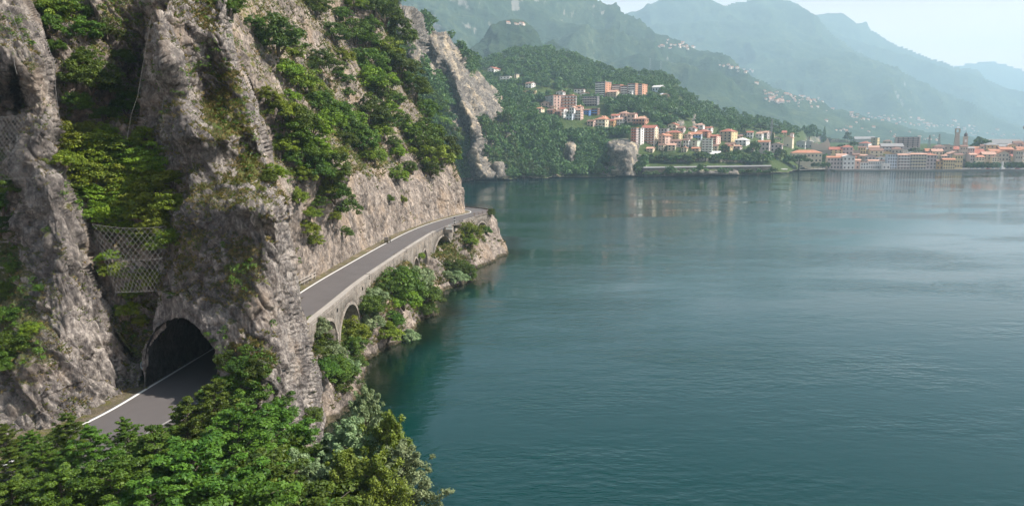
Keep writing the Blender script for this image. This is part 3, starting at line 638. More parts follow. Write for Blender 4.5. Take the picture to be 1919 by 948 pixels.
def strip(name, o0, o1, z, mat, z1=None):
    a, b_ = centreline(o0), centreline(o1); V = [(p[0], p[1], z) for p in a] + [(p[0], p[1], z if z1 is None else z1) for p in b_]; n = len(a)
    me = npmesh(name, V, [(i, n + i, n + i + 1, i + 1) for i in range(n - 1)]); set_attr(me, 'veg', np.zeros(2 * n))
    o = link(name, me, mat); o['kind'] = 'structure'; return o
strip('verge', -3.2, -0.15, ROADZ - 0.02, M_verge)
strip('road', -0.3, 6.3, ROADZ, M_asph)
strip('painted_road_line', -0.14, 0.10, ROADZ + 0.008, M_paint)
strip('painted_road_line', 5.35, 5.50, ROADZ + 0.008, plain('worn_paint', (0.3, 0.29, 0.28), 0.7))
strip('road_bed', -1.0, 6.2, ROADZ - 0.35, M_verge)

# ============================================================ LAKESIDE WALL ON ARCHES
wall = empty('arched_retaining_wall', (-20.5, 80, 8)); tag(wall, 'weathered stone retaining wall on arches carrying the road above the lake', 'retaining wall')
def off_pt(y, d):
    pts = OUT; i = min(range(len(pts)), key=lambda k: abs(pts[k][1] - y) if k < 184 else 1e9); return pts[i]
ol = [(x, y) for x, y in centreline(6.2)]
# resample along Y < 204 at 0.25
ysr = np.arange(76, 203.6, 0.25); V = []; Fq = []; Vs = []; Fs = []
def wx(y): return float(xl(y)) + 6.15
def arch_bottom(y):
    for a, b_, c, s in ARCH:
        if a < y < b_:
            t = (y - (a + b_) / 2) / ((b_ - a) / 2); return s + (c - s) * math.sqrt(max(0, 1 - t * t)), True
    return None, False
def base_z(y): return float(np.interp(y, [76, 104, 108, 130, 134, 152, 176, 180, 190, 204], [2.5, 3.5, 8.2, 8.2, 3.5, 1.5, 2.5, 8.6, 3.0, 8.4]))
for k, y in enumerate(ysr):
    ab, ia = arch_bottom(y); zb = ab if ia else base_z(y); x = wx(y)
    V += [(x, y, ROADZ + 0.02), (x + 0.02, y, zb), (x - 1.9, y, zb), (x - 1.9, y, ROADZ - 0.4)]
for k in range(len(ysr) - 1):
    a = 4 * k; bq = a + 4
    Fq += [(a, a + 1, bq + 1, bq), (a + 1, a + 2, bq + 2, bq + 1)]
    if arch_bottom(ysr[k])[1] != arch_bottom(ysr[k + 1])[1]: pass
w_ = npmesh('wall', V, Fq); set_attr(w_, 'veg', np.full(len(V), -0.4)); link('wall', w_, M_wall, wall).matrix_parent_inverse = wall.matrix_world.inverted()
# parapet with coping, broken where the rock takes over
pb = MB()
def ribbon(mb, ya, yb, x0, x1, z0, z1, st=1.0):
    ys_ = list(np.arange(ya, yb, st)) + [yb]; vs = []
    for y in ys_: X_ = float(xl(min(y, 206))) ; vs += [(X_ + x0, y, z0), (X_ + x1, y, z0), (X_ + x1, y, z1), (X_ + x0, y, z1)]
    fs = []
    for i in range(len(ys_) - 1):
        a = 4 * i
        for q in range(4): fs.append((a + q, a + 4 + q, a + 4 + (q + 1) % 4, a + (q + 1) % 4))
    fs += [(0, 1, 2, 3), (4 * len(ys_) - 1, 4 * len(ys_) - 2, 4 * len(ys_) - 3, 4 * len(ys_) - 4)]
    mb.add(vs, fs)
def child(mb, name, mat, root):
    me = mb.mesh(name); o = link(name, me, mat, root); o.matrix_parent_inverse = root.matrix_world.inverted(); return o
bpy.context.view_layer.update()
for ch in wall.children: ch.matrix_parent_inverse = wall.matrix_world.inverted()
for ya, yb in ((76, 105), (105.4, 131), (131.4, 155), (155.4, 158.5)):
    pb = MB(); ribbon(pb, ya, yb, 5.75, 6.25, ROADZ - 0.3, ROADZ + 0.36); child(pb, 'parapet', M_conc, wall)
    pb = MB(); ribbon(pb, ya, yb, 5.68, 6.34, ROADZ + 0.36, ROADZ + 0.45); child(pb, 'coping', plain('coping_stone', (0.33, 0.30, 0.27), 0.8, var=.3), wall)
for y0, y1 in ((183, 204),):
    pb = MB(); ribbon(pb, y0, y1, 5.9, 6.25, ROADZ - 0.3, ROADZ + 0.25); child(pb, 'kerb_wall', M_conc, wall)
for a, b_, c, s in ARCH:                      # arch rings and piers
    pts = [(math.cos(t), math.sin(t)) for t in np.linspace(0, math.pi, 15)]; cyy, ry, rz_ = (a + b_) / 2, (b_ - a) / 2, c - s
    mb = MB(); vs = []
    for cx_, sx_ in pts:
        for rr, xo in ((1.0, 0.0), (1.0, 0.14), ((ry + .45) / ry, 0.14), ((ry + .45) / ry, 0.0)):
            y = cyy + cx_ * ry * rr; vs.append((wx(cyy + cx_ * ry) + xo, y, s + sx_ * (rz_ + (0.4 if rr > 1 else 0))))
    mb.add(vs, [(4 * i + q, 4 * i + 4 + q, 4 * i + 4 + (q + 1) % 4, 4 * i + (q + 1) % 4) for i in range(14) for q in range(4)])
    child(mb, 'arch_ring', M_wall, wall)
    for y in (a - 0.45, b_ + 0.45):
        mb = MB().box(wx(y) - 1.2, wx(y) + 0.22, y - 0.4, y + 0.4, s - 4.5, s + 0.1); child(mb, 'pier', M_wall, wall)
for y in (88, 101.5, 112, 118):
    mb = MB().lathe([(0.24, 0), (0.24, 0.05)], 10); o = child(mb, 'drain_hole', plain('drain_shade', (0.01, 0.01, 0.01), 1), wall)  # flat near-black disc; the hole's inner shade is its colour
    o.matrix_parent_inverse = wall.matrix_world.inverted(); o.location = (wx(y) + 0.03, y, 9.6); o.rotation_euler = (0, R(90), 0)
# low wall and balcony slab at the bend
mb = MB(); ribbon(mb, 166, 171, 6.4, 8.2, ROADZ - 0.9, ROADZ + 0.45); o = mb.build('lay_by_wall', M_conc); tag(o, 'short concrete lay-by wall at the striped post on the lake side of the road', 'wall')

# ============================================================ VEGETATION
rng = np.random.default_rng(7); random.seed(7)
bpy.context.view_layer.update()
dg = bpy.context.evaluated_depsgraph_get()
HAZE = bpy.data.objects['haze']; HAZE.hide_viewport = True; bpy.context.view_layer.update()
def hit(px, py):
    d = Vector(rays(px, py)).normalized()
    ok, loc, nor, i, ob, _ = scene.ray_cast(dg, Vector((0, 0, CAMZ)), d)
    return (loc, nor, ob) if ok else (None, None, None)

def leafmesh(name, C, rad, nleaf, size, seed, flat=0.7, up=0.6, shell=0.55, aspect=0.55):
    """leaves (one folded diamond each) spread over leaf clusters"""
    r = np.random.default_rng(seed); C = np.asarray(C, float); n = len(C) * nleaf
    rad = np.broadcast_to(np.asarray(rad, float), (len(C),))
    cc = np.repeat(C, nleaf, 0); rr = np.repeat(rad, nleaf)
    d = r.normal(size=(n, 3)); d /= np.linalg.norm(d, axis=1, keepdims=True); d[:, 2] = np.where(d[:, 2] < -0.3, -d[:, 2], d[:, 2])
    p = cc + d * (rr * (shell + (1 - shell) * r.random(n)))[:, None] * np.array([1, 1, flat])
    nn = d * 0.7 + r.normal(size=(n, 3)) * 0.55 + np.array([0, 0, up]); nn /= np.linalg.norm(nn, axis=1, keepdims=True)
    t = np.cross(nn, r.normal(size=(n, 3))); t /= np.linalg.norm(t, axis=1, keepdims=True); b = np.cross(nn, t)
    s = (size * (0.6 + 0.8 * r.random(n)))[:, None]
    V = np.stack([p - t * s, p + b * s * aspect, p + t * s, p - b * s * aspect], 1).reshape(-1, 3)
    me = npmesh(name, V, np.arange(4 * n).reshape(-1, 4))
    set_attr(me, 'lf', np.repeat(np.repeat(r.random(len(C)), nleaf) * 0.6 + r.random(n) * 0.4, 4))
    return me
L_mid = leaf_mat('leaves_mid', (0.024, 0.060, 0.007), (0.125, 0.205, 0.022))
L_bright = leaf_mat('leaves_bright', (0.055, 0.11, 0.009), (0.25, 0.33, 0.025))
L_dark = leaf_mat('leaves_dark', (0.02, 0.045, 0.007), (0.085, 0.14, 0.018))
L_silver = leaf_mat('leaves_silver', (0.10, 0.16, 0.065), (0.33, 0.42, 0.21))
L_yellow = leaf_mat('leaves_yellow', (0.06, 0.11, 0.012), (0.21, 0.29, 0.035))
L_far = leaf_mat('leaves_far', (0.02, 0.055, 0.012), (0.10, 0.17, 0.035), 0.15, s=0.05)
M_bark = plain('bark', (0.10, 0.08, 0.06), 0.9, var=0.4, scale=6)

def dome(n, seed, sx=1, sy=1, sz=0.8, inner=0.45):
    r = np.random.default_rng(seed); d = r.normal(size=(n, 3)); d /= np.linalg.norm(d, axis=1, keepdims=True); d[:, 2] = np.abs(d[:, 2]) * 1.0 - 0.12
    q = d * (inner + (0.92 - inner) * r.random((n, 1)) ** 0.6) * np.array([sx, sy, sz]); lump = 1 + 0.38 * vnoise(d * 1.6 + seed * 3.1, seed)
    return q * lump[:, None]
def bush_proto(i, mat, leaf=0.04, nc=76, nl=100, cr=0.19, sz=0.95, flat=0.75):
    C = dome(nc, 100 + i, sz=sz); me = leafmesh('bush', C, cr * (0.7 + 0.7 * np.random.default_rng(i).random(nc)), nl, leaf, i, flat=flat)
    o = bpy.data.objects.new('bush', me); me.materials.append(mat)
    mb = MB()
    for k in range(4): 
        e = C[k * 5]; mb.tube([(0, 0, -0.35), (e[0] * .3, e[1] * .3, e[2] * .4), tuple(e)], [0.05, 0.035, 0.012], 5)
    sm = mb.mesh('stems'); sm.materials.append(M_bark)
    return me, sm
BP = {'mid': [bush_proto(i, L_mid) for i in range(4)], 'bright': [bush_proto(10 + i, L_bright) for i in range(3)], 'dark': [bush_proto(20 + i, L_dark) for i in range(3)],
      'layer': [bush_proto(30 + i, L_bright, 0.042, 110, 70, 0.22, 1.0, 0.45) for i in range(3)], 'silver': [bush_proto(40 + i, L_silver, 0.05) for i in range(2)]}
ORD = ['leftmost', 'second', 'third', 'fourth', 'fifth', 'sixth', 'seventh', 'eighth', 'ninth', 'tenth', 'eleventh', 'twelfth', 'thirteenth', 'fourteenth', 'fifteenth', 'sixteenth', 'seventeenth', 'eighteenth', 'nineteenth', 'twentieth', 'twenty-first', 'twenty-second', 'twenty-third', 'twenty-fourth']
def size_word(r): return 'big' if r >= 30 else ('medium-sized' if r >= 20 else 'small')
def bushes(lst, kinds, where, group):
    """lst of (px, py, radius px); labels count them from the left in rows that one can find"""
    items = sorted(lst, key=lambda b: b[0])
    for i, bsh in enumerate(items):
        px, py, r = bsh[:3]; kd = bsh[3] if len(bsh) > 3 else random.choice(kinds)
        loc, nor, ob = hit(px, py + r * 0.35)
        if loc is None: continue
        Rw = r * loc.y / F * 1.42
        me, sm = random.choice(BP[kd])
        o = bpy.data.objects.new('bush', me); col.objects.link(o)
        o.location = loc + Vector((nor.x * .25, nor.y * .25, 0.05)) * Rw
        s = Rw * random.uniform(.92, 1.08); o.scale = (s, s * random.uniform(.85, 1.05), s * random.uniform(.85, 1.1)); o.rotation_euler = (random.uniform(-.12, .12), random.uniform(-.05, .2), random.uniform(0, 6.28))
        st = bpy.data.objects.new('stems', sm); col.objects.link(st); st.parent = o
        n = ORD[i] + (' from left' if i else '')
        tag(o, f"{size_word(r)} bush {where}, {n}", 'bush', group)
SL = [(428,12,25),(506,72,42,'dark'),(592,15,22),(624,66,28,'dark'),(635,27,15),(666,8,20),(696,11,25,'dark'),(715,30,28,'dark'),(666,65,25),(681,76,25),(734,68,30,'dark'),(715,95,25),(643,106,18,'bright'),(597,121,28,'dark'),(630,140,12),(652,175,10),(533,129,25,'bright'),(552,152,28,'bright'),(575,163,25),
 (681,121,30),(696,152,32),(711,175,28),(738,186,16),(768,125,18),(780,121,16),(742,125,28,'dark'),(726,110,25,'dark'),(772,167,24),(802,175,15),(814,197,18),(795,209,22),(829,228,13),(597,201,28),(628,213,30),(613,228,25),(651,243,30),(673,266,28),(688,213,30,'dark'),(715,228,28,'dark'),(704,243,22),
 (696,292,20,'bright'),(681,289,18),(738,330,18),(780,262,32),(795,292,34),(764,243,24,'bright'),(825,281,26,'dark'),(837,254,22,'dark'),(855,251,12),(844,292,18),(734,266,12),(802,319,20),(470,45,16),(548,100,18),(690,45,18),(650,150,12),(760,95,14),(750,150,16),(720,205,18),(745,225,16),(660,225,20),
 (728,373,8),(753,374,8),(860,270,10),(745,285,16,'bright'),(765,315,14),(640,262,18),(584,185,16),(610,178,14),(825,215,12),(790,235,16),(812,250,18)]
SL = [b if len(b) > 3 else b + (random.choice(['mid', 'mid', 'bright']),) for b in SL]
def rows(lst, cuts):
    out = [[] for _ in range(len(cuts) + 1)]
    for b in lst:
        k = sum(b[1] > c for c in cuts); out[k].append(b)
    return out
G1 = 'bushes on the rocky slope above the road'
for part, where in zip(rows(SL, [60, 115, 165, 215, 260]), ['at the top of the road slope', 'high on the slope above the road', 'in the upper middle of the slope', 'across the middle of the slope', 'in the lower middle of the slope', 'just above the bare rock by the road']):
    bushes(part, ['mid'], where, G1)
CF = [(499,182,22),(521,205,30),(559,228,32),(578,239,28),(537,254,28),(525,273,20),(563,288,25),(582,315,30,'dark'),(613,315,30,'dark'),(624,330,22),(635,288,14),(559,328,22),(599,314,25),(622,360,30,'dark'),(636,385,28,'dark'),(600,355,20),(616,405,18),(577,400,16),(571,428,18,'bright'),(582,450,16,'bright'),(642,436,14),(554,371,18),(545,180,16),(540,300,20),(590,270,20),(605,290,20),(590,380,16)]
for part, where in zip(rows(CF, [235, 290, 345]), ['at the head of the gully right of tunnel cliff', 'in the upper gully right of tunnel cliff', 'in the middle gully right of tunnel cliff', 'at the foot of the gully right of tunnel cliff']):
    bushes(part, ['mid', 'bright'], where, 'bushes in the gully right of tunnel cliff')
GU = [(130,25,30,'mid'),(90,20,30,'bright'),(150,60,25,'mid'),(100,48,20),(160,150,40,'mid'),(165,115,25,'mid'),(150,195,22,'mid'),(205,165,18,'dark'),(205,60,22,'dark'),(225,110,20,'dark'),(110,90,15),(230,200,22,'dark'),(190,215,20,'dark'),
 (130,270,35,'bright'),(170,290,42,'layer'),(215,300,42,'layer'),(260,325,42,'layer'),(300,300,36,'layer'),(300,360,42,'layer'),(250,380,40,'layer'),(200,350,40,'layer'),(308,420,34,'layer'),(322,452,25,'layer'),(272,262,24,'layer'),(182,402,25,'bright'),(325,340,26,'layer'),(228,425,25,'layer'),(150,330,36,'layer'),(190,315,30,'layer'),(238,345,34,'layer'),(280,340,34,'layer'),(225,390,30,'layer'),(275,395,34,'layer'),(330,385,26,'layer'),(170,365,26,'layer'),(250,290,30,'layer'),(195,255,24,'bright'),(155,245,24,'bright'),(285,440,26,'layer'),(120,300,22,'bright')]
for part, where in zip(rows(GU, [100, 230, 310]), ['at the top of the dark gully, far left', 'in the shaded upper gully between the buttresses', 'in the upper thicket left of tunnel cliff', 'in the lower thicket left of tunnel cliff']):
    bushes(part, ['mid'], where, 'bushes in the gully between the two buttresses')
bushes([(15,385,32,'mid'),(22,350,24,'mid'),(8,425,25,'dark'),(0,300,20,'dark')], ['mid'], 'left of the netted buttress', 'bushes left of the netted buttress')
bushes([(40,640,30,'mid'),(15,590,22),(60,615,18,'bright'),(10,545,22),(75,540,12),(30,500,14),(90,430,8),(12,680,22)], ['mid'], 'on the grassy foot of the netted buttress', 'bushes left of the netted buttress')
bushes([(215,508,22,'bright'),(275,522,24,'bright'),(250,548,18),(240,580,18),(262,600,14),(205,480,16)], ['bright'], 'below the rockfall fence above the tunnel', 'bushes below the rockfall fence')
bushes([(575,780,20),(545,772,12),(455,682,24,'dark'),(482,690,24,'dark'),(430,672,20,'dark'),(462,655,12),(510,325,20,'bright'),(498,335,14)], ['mid'], 'on the tunnel cliff itself', 'bushes on the tunnel cliff')
EM = [(600,612,25,'silver'),(595,650,28),(620,690,34),(640,718,30),(603,690,25),(655,625,32,'bright'),(685,575,25),(690,600,22),(655,652,20),(742,530,40),(772,520,34),(750,560,30,'bright'),(790,545,28),(802,578,20),(812,558,16),(725,622,24,'bright'),(735,600,18),(765,628,16),
      (845,500,20,'dark'),(868,502,20),(855,516,16),(875,436,20,'bright'),(878,452,14,'bright'),(917,400,8),(910,432,9),(880,516,12),(700,555,22),(715,540,20),(665,680,16),(620,650,22),(785,480,8,'bright'),(645,690,22),(838,515,12,'silver')]
for part, where in zip(rows(EM, [515, 570, 640]), ['below the far arched road wall', 'below the middle arches', 'below the near arches', 'at the water edge below the near arches']):
    bushes(part, ['mid', 'mid', 'silver'], where, 'bushes on the bank below the arched wall')

# ---- near trees on the bank
def tree_proto(kind, seed):
    r = np.random.default_rng(seed); C = []; rad = []; mb = MB()
    if kind == 'hornbeam': H, W, nl, leaf, mat, flat = 9.5, 2.5, 120, 0.075, L_mid, 0.5
    elif kind == 'broad': H, W, nl, leaf, mat, flat = 8.0, 3.0, 120, 0.085, L_mid, 0.7
    elif kind == 'silver': H, W, nl, leaf, mat, flat = 10.0, 2.7, 95, 0.085, L_silver, 0.9
    else: H, W, nl, leaf, mat, flat = 9.5, 1.8, 95, 0.08, L_yellow, 1.1
    lean = r.normal(size=2) * 0.03
    tr = [(lean[0] * z * z / H, lean[1] * z * z / H, z) for z in np.linspace(-1, H * 0.96, 10)]
    mb.tube(tr, np.linspace(0.17, 0.02, 10), 7)
    nb = 58
    for k in range(nb):
        t = 0.12 + 0.85 * (k / nb) ; z = t * H; a = k * 2.4 + r.normal() * .4
        w = W * (math.sin(min(1, (1 - t) * 1.5 + 0.08) * math.pi / 2)) * (0.7 + 0.5 * r.random()) if kind != 'yellow' else W * (0.35 + 0.9 * math.sin(math.pi * min(1, t * 1.05))) * (0.55 + .5 * r.random())
        rise = {'hornbeam': 0.7, 'broad': 0.75, 'silver': 1.2, 'yellow': 1.6}[kind]
        base = np.array([lean[0] * z * z / H, lean[1] * z * z / H, z]); tip = base + np.array([math.cos(a) * w, math.sin(a) * w, rise * w * 0.6 + 0.1])
        mb.tube([tuple(base), tuple((base * .45 + tip * .55) + np.array([0, 0, .12])), tuple(tip)], [0.045, 0.028, 0.008], 4, False)
        m_ = 3 + int(w * 1.6)
        for q in range(m_):
            f = (q + 1) / m_; jit = r.normal(size=3) * 0.22 * w / W * np.array([1, 1, .5]) ; c = base + (tip - base) * (0.25 + 0.75 * f) + jit
            C.append(c); rad.append(0.54 * (0.55 + 0.45 * (1 - f)) * (0.75 + 0.5 * r.random()) * (0.55 + 0.6 * w / W))
    C.append((lean[0] * H, lean[1] * H, H)); rad.append(0.3)
    me = leafmesh('crown', C, rad, nl, leaf, seed, flat=flat, up=0.8 if kind == 'hornbeam' else 0.4, shell=0.35); me.materials.append(mat)
    tm = mb.mesh('trunk'); tm.materials.append(M_bark)
    return me, tm, H
TP = {k: [tree_proto(k, s + i) for i in range(n)] for k, n, s in (('hornbeam', 4, 200), ('broad', 3, 220), ('silver', 2, 240), ('yellow', 1, 260))}
def near_tree(px, py, Y, kind, label, group, H=None, scw=1.0):
    top = PY(px, py, Y); x, y, zt = top
    w = float(np.interp(y, [0, 45, 62, 74], [15.5, 15.5, 6, 4])); tz = min(1.4, max(0, (x + 22.2) / w)); zb = 10.3 - 11.5 * tz ** .8
    zb = max(zb, 0.0)
    me, tm, H0 = random.choice(TP[kind]); h = H or max(3.5, zt - zb); s = h / H0
    root = empty('tree', (x, y, zt - h), random.uniform(0, 6.28)); root.scale = (s * scw, s * scw, s)
    if H0 * s > zt - zb + 0.3: pass
    link('trunk', tm, None, root); link('crown', me, None, root)
    tag(root, label, 'tree', group); return root
GT = 'trees on the bank below the road'
NT = [(52, 808, 44, 'hornbeam', 1.2, 'narrow tree over the broken white line near the left edge, beside the thin topped tree'), (5, 795, 45, 'hornbeam', 1.3, 'tree against the netted rock foot at the far left edge, above the others'), (100, 800, 43, 'hornbeam', 1.2, 'low tree just left of the thin topped tree beside the road'), # top px, top py, Y, kind, width factor, label
 (20, 835, 40, 'hornbeam', 1.3, 'dark green tree at the left picture edge, leftmost of the bank trees'),
 (75, 830, 38, 'hornbeam', 1.3, 'leafy tree in front of the broken white line near the lower left edge'),
 (130, 772, 42, 'hornbeam', 1.15, 'thin topped tree rising left of the tunnel road against the netted rock foot'),
 (175, 800, 38, 'hornbeam', 1.3, 'tree with spiky crown right of the thin topped one beside the road'),
 (240, 783, 41, 'hornbeam', 1.1, 'narrow pointed tree in front of the middle of the tunnel road'),
 (290, 800, 38, 'hornbeam', 1.2, 'low bushy tree in front of the tunnel road, right of the narrow pointed tree'),
 (345, 742, 45, 'hornbeam', 1.15, 'pointed tree hiding the right edge of the road before the tunnel'),
 (392, 716, 46, 'hornbeam', 1.1, 'tallest pointed tree, just right of the tunnel mouth'),
 (455, 690, 52, 'broad', 1.1, 'round crowned tree at the foot of the tunnel cliff right of the mouth'),
 (430, 765, 42, 'hornbeam', 1.3, 'full green tree in front of the round crowned tree at the cliff foot'),
 (500, 765, 47, 'broad', 1.2, 'broad tree below the dark face of the tunnel cliff'),
 (530, 820, 46, 'broad', 1.2, 'broad tree at the foot of the pale cliff edge'),
 (360, 830, 37, 'broad', 1.3, 'dense tree at the bottom edge below the pointed trees'),
 (210, 870, 35, 'broad', 1.3, 'dense dark tree at the bottom edge below the road'),
 (110, 880, 34, 'broad', 1.3, 'dense dark tree at the bottom edge near the left corner'),
 (480, 860, 39, 'broad', 1.2, 'mid green tree at the bottom edge left of the silvery trees'),
 (570, 850, 43, 'silver', 1.1, 'dull green tree between the dark bank trees and the silvery ones'),
 (685, 735, 50, 'silver', 0.62, 'tall slender silver leaved tree rising beside the shallow water'),
 (640, 790, 47, 'silver', 0.95, 'silver leaved tree at the foot of the pale cliff tip'),
 (722, 782, 47, 'yellow', 0.72, 'slim yellow green tree among the silvery ones at the shore'),
 (640, 850, 43, 'yellow', 0.95, 'lower yellow green tree at the bottom edge left of the slim one'),
 (752, 840, 45, 'silver', 0.95, 'rightmost silver leaved tree leaning over the lake at the bottom edge'),
 (700, 860, 42, 'yellow', 0.9, 'yellow green tree at the bottom edge between the silvery trees'),
 (300, 890, 34, 'hornbeam', 1.3, 'green tree cut by the bottom edge below the narrow pointed tree'),
 (420, 905, 35, 'broad', 1.3, 'shaded tree cut by the bottom edge below the full green tree'),
 (20, 900, 34, 'broad', 1.4, 'darkest tree in the very bottom left corner'),
 (560, 915, 38, 'broad', 1.3, 'shaded tree cut by the bottom edge below the dull green tree'),
]
for px, py, Y, kd, scw, lb in NT: near_tree(px, py, Y, kd, lb, GT, None if kd in ('silver', 'yellow') else None, scw)

# ---- grass tufts on the rock
def arrs(o):
    me = o.data; n = len(me.vertices); P = np.empty(n * 3, np.float32); me.vertices.foreach_get('co', P); N_ = np.empty(n * 3, np.float32); me.vertices.foreach_get('normal', N_)
    v = np.empty(n, np.float32); me.attributes['veg'].data.foreach_get('value', v); return P.reshape(-1, 3).astype(float), N_.reshape(-1, 3).astype(float), v
def tufts(obs, n, name, mat, hgt, seed, label, blades=5, thr=0.36):
    r = np.random.default_rng(seed); PP, SS = [], []
    for o, share in obs:
        P, N_, v = arrs(o); s = N_[:, 2] * np.sign((N_ * (np.array([5, 0, CAMZ + 10]) - P)).sum(1))
        w = 0.9 * (s - 0.42) + v + 0.55 * fbm(P / 2.3, 3, 91); ok = np.where((w > thr - 0.12) & (P[:, 1] < 260))[0]
        if len(ok) == 0: continue
        PP.append(P[r.choice(ok, int(n * share))] + r.normal(size=(int(n * share), 3)) * 0.08)
    P = np.concatenate(PP); m = len(P); sc = np.clip(P[:, 1] / 90, 0.7, 1.7)
    B = np.repeat(P, blades, 0); k = len(B); a = r.random(k) * 6.283; h = hgt * (0.5 + r.random(k)) * np.repeat(sc, blades); w = 0.028 * np.repeat(sc, blades) * 1.42
    lean = np.stack([np.cos(a), np.sin(a), 0 * a], -1) * (h * (0.3 + 0.6 * r.random(k)))[:, None]; side = np.stack([-np.sin(a), np.cos(a), 0 * a], -1) * w[:, None]
    upv = np.array([0.25, -0.1, 0.8]) * h[:, None]
    V = np.stack([B - side, B + side, B + upv * .6 + lean * .45 + side * .7, B + upv * .75 + lean], 1).reshape(-1, 3)
    me = npmesh(name, V, np.arange(4 * k).reshape(-1, 4)); set_attr(me, 'lf', np.repeat(np.repeat(r.random(m), blades), 4)); o = link(name, me, mat); tag(o, label, None, None, 'stuff'); return o
L_dry = leaf_mat('dry_grass', (0.09, 0.10, 0.022), (0.34, 0.26, 0.10), 0.25, 0.7, 0.35)
L_grn = leaf_mat('green_grass', (0.045, 0.08, 0.012), (0.15, 0.20, 0.035), 0.25, 0.7, 0.35)
tufts([(cliffA, .15), (cliffB, .32), (gully, .1), (slope, .38), (embank, .15)], 34000, 'dry_grass', L_dry, 0.34, 5, 'dry yellowish grass growing in patches on the cliffs')
tufts([(cliffA, .12), (cliffB, .22), (gully, .16), (slope, .35), (embank, .15)], 20000, 'green_grass', L_grn, 0.36, 6, 'short green grass and weeds on the ledges of the cliffs', thr=0.3)

def scrub(obs, n, seed):
    r = np.random.default_rng(seed); C = []; rad = []
    for o, share, lo in obs:
        P, N_, v = arrs(o); w = v + 0.5 * fbm(P / 5.0, 3, 17); ok = np.where((w > lo) & (P[:, 1] < 250))[0]; m = int(n * share)
        q = P[r.choice(ok, m)]; C.append(q + np.array([.15, -.1, .15])); rad.append((0.28 + 0.55 * r.random(m) ** 2) * np.clip(q[:, 1] / 110, .7, 1.6))
    C = np.concatenate(C); rad = np.concatenate(rad); me = leafmesh('scrub', C, rad, 42, 0.075, seed, flat=.8); me.materials.append(L_mid)
    o = link('scrub', me); tag(o, 'low green scrub growing over the ledges of the cliffs', None, None, 'stuff')
scrub([(slope, .62, .30), (embank, .14, .1), (cliffB, .08, .25), (cliffA, .06, .3), (gully, .10, .1)], 3600, 12)

# ---- woods across the bay
FT = []
for i in range(5):
    r = np.random.default_rng(300 + i); C = dome(26, 300 + i, sz=1.0, inner=0.5); me = leafmesh('far_crown', C, 0.3, 16, 0.17, 300 + i, flat=0.8, up=0.3, shell=0.7, aspect=0.75); me.materials.append(L_far)
    tm = MB().tube([(0, 0, -1.3), (0, 0, 0.3)], [0.12, 0.06], 5).mesh('trunk'); tm.materials.append(M_bark); FT.append((me, tm))
KEEP = []   # filled by the town part: boxes (x0, y0, x1, y1) in picture of places kept clear

# ============================================================ TOWN
PAL = dict(white=(0.72, 0.70, 0.67), cream=(0.66, 0.57, 0.42), yellow=(0.64, 0.50, 0.28), ochre=(0.52, 0.32, 0.15), orange=(0.52, 0.27, 0.17), brick=(0.42, 0.20, 0.13), pink=(0.68, 0.47, 0.39), grey=(0.42, 0.41, 0.40), dgrey=(0.22, 0.21, 0.22), palegreen=(0.55, 0.60, 0.50),
           bluewhite=(0.56, 0.60, 0.66), tan=(0.48, 0.39, 0.28), brown=(0.22, 0.12, 0.08), red=(0.55, 0.17, 0.11), blue=(0.12, 0.25, 0.55), stone=(0.44, 0.39, 0.32), pinkgrey=(0.50, 0.42, 0.40))
ROOF = dict(red=(0.36, 0.12, 0.08), orange=(0.44, 0.19, 0.11), pale=(0.52, 0.30, 0.22), brown=(0.22, 0.12, 0.09), grey=(0.26, 0.25, 0.25), white=(0.6, 0.58, 0.56), dark=(0.12, 0.09, 0.09))
def wallm(c): return plain('render_' + c, PAL[c], 0.9, var=0.10, scale=0.25)
def roofm(c): return plain('tiles_' + c, ROOF[c], 0.85, var=0.25, scale=0.5)
M_glass = plain('window_glass', (0.035, 0.04, 0.05), 0.2); M_rail = plain('balcony_slab', (0.55, 0.52, 0.49), 0.8); M_shut = plain('shutter', (0.12, 0.10, 0.08), 0.7)
_wc = {}
def winmesh(w, h, axis, m):
    k = (round(w, 2), round(h, 2), axis, m.name)
    if k not in _wc:
        mb = MB()
        if axis == 'x': mb.box(-w / 2, w / 2, -0.07, 0.05, 0, h); mb.box(-w / 2 - .15, w / 2 + .15, -0.16, 0.05, -0.14, 0)
        else: mb.box(-0.05, 0.07, -w / 2, w / 2, 0, h); mb.box(-0.05, 0.16, -w / 2 - .15, w / 2 + .15, -0.14, 0)
        me = mb.mesh('window'); me.materials.append(m); _wc[k] = me
    return _wc[k]
def part(root, name, me, loc=(0, 0, 0)):
    o = bpy.data.objects.new(name, me); col.objects.link(o); o.parent = root; o.location = loc; return o
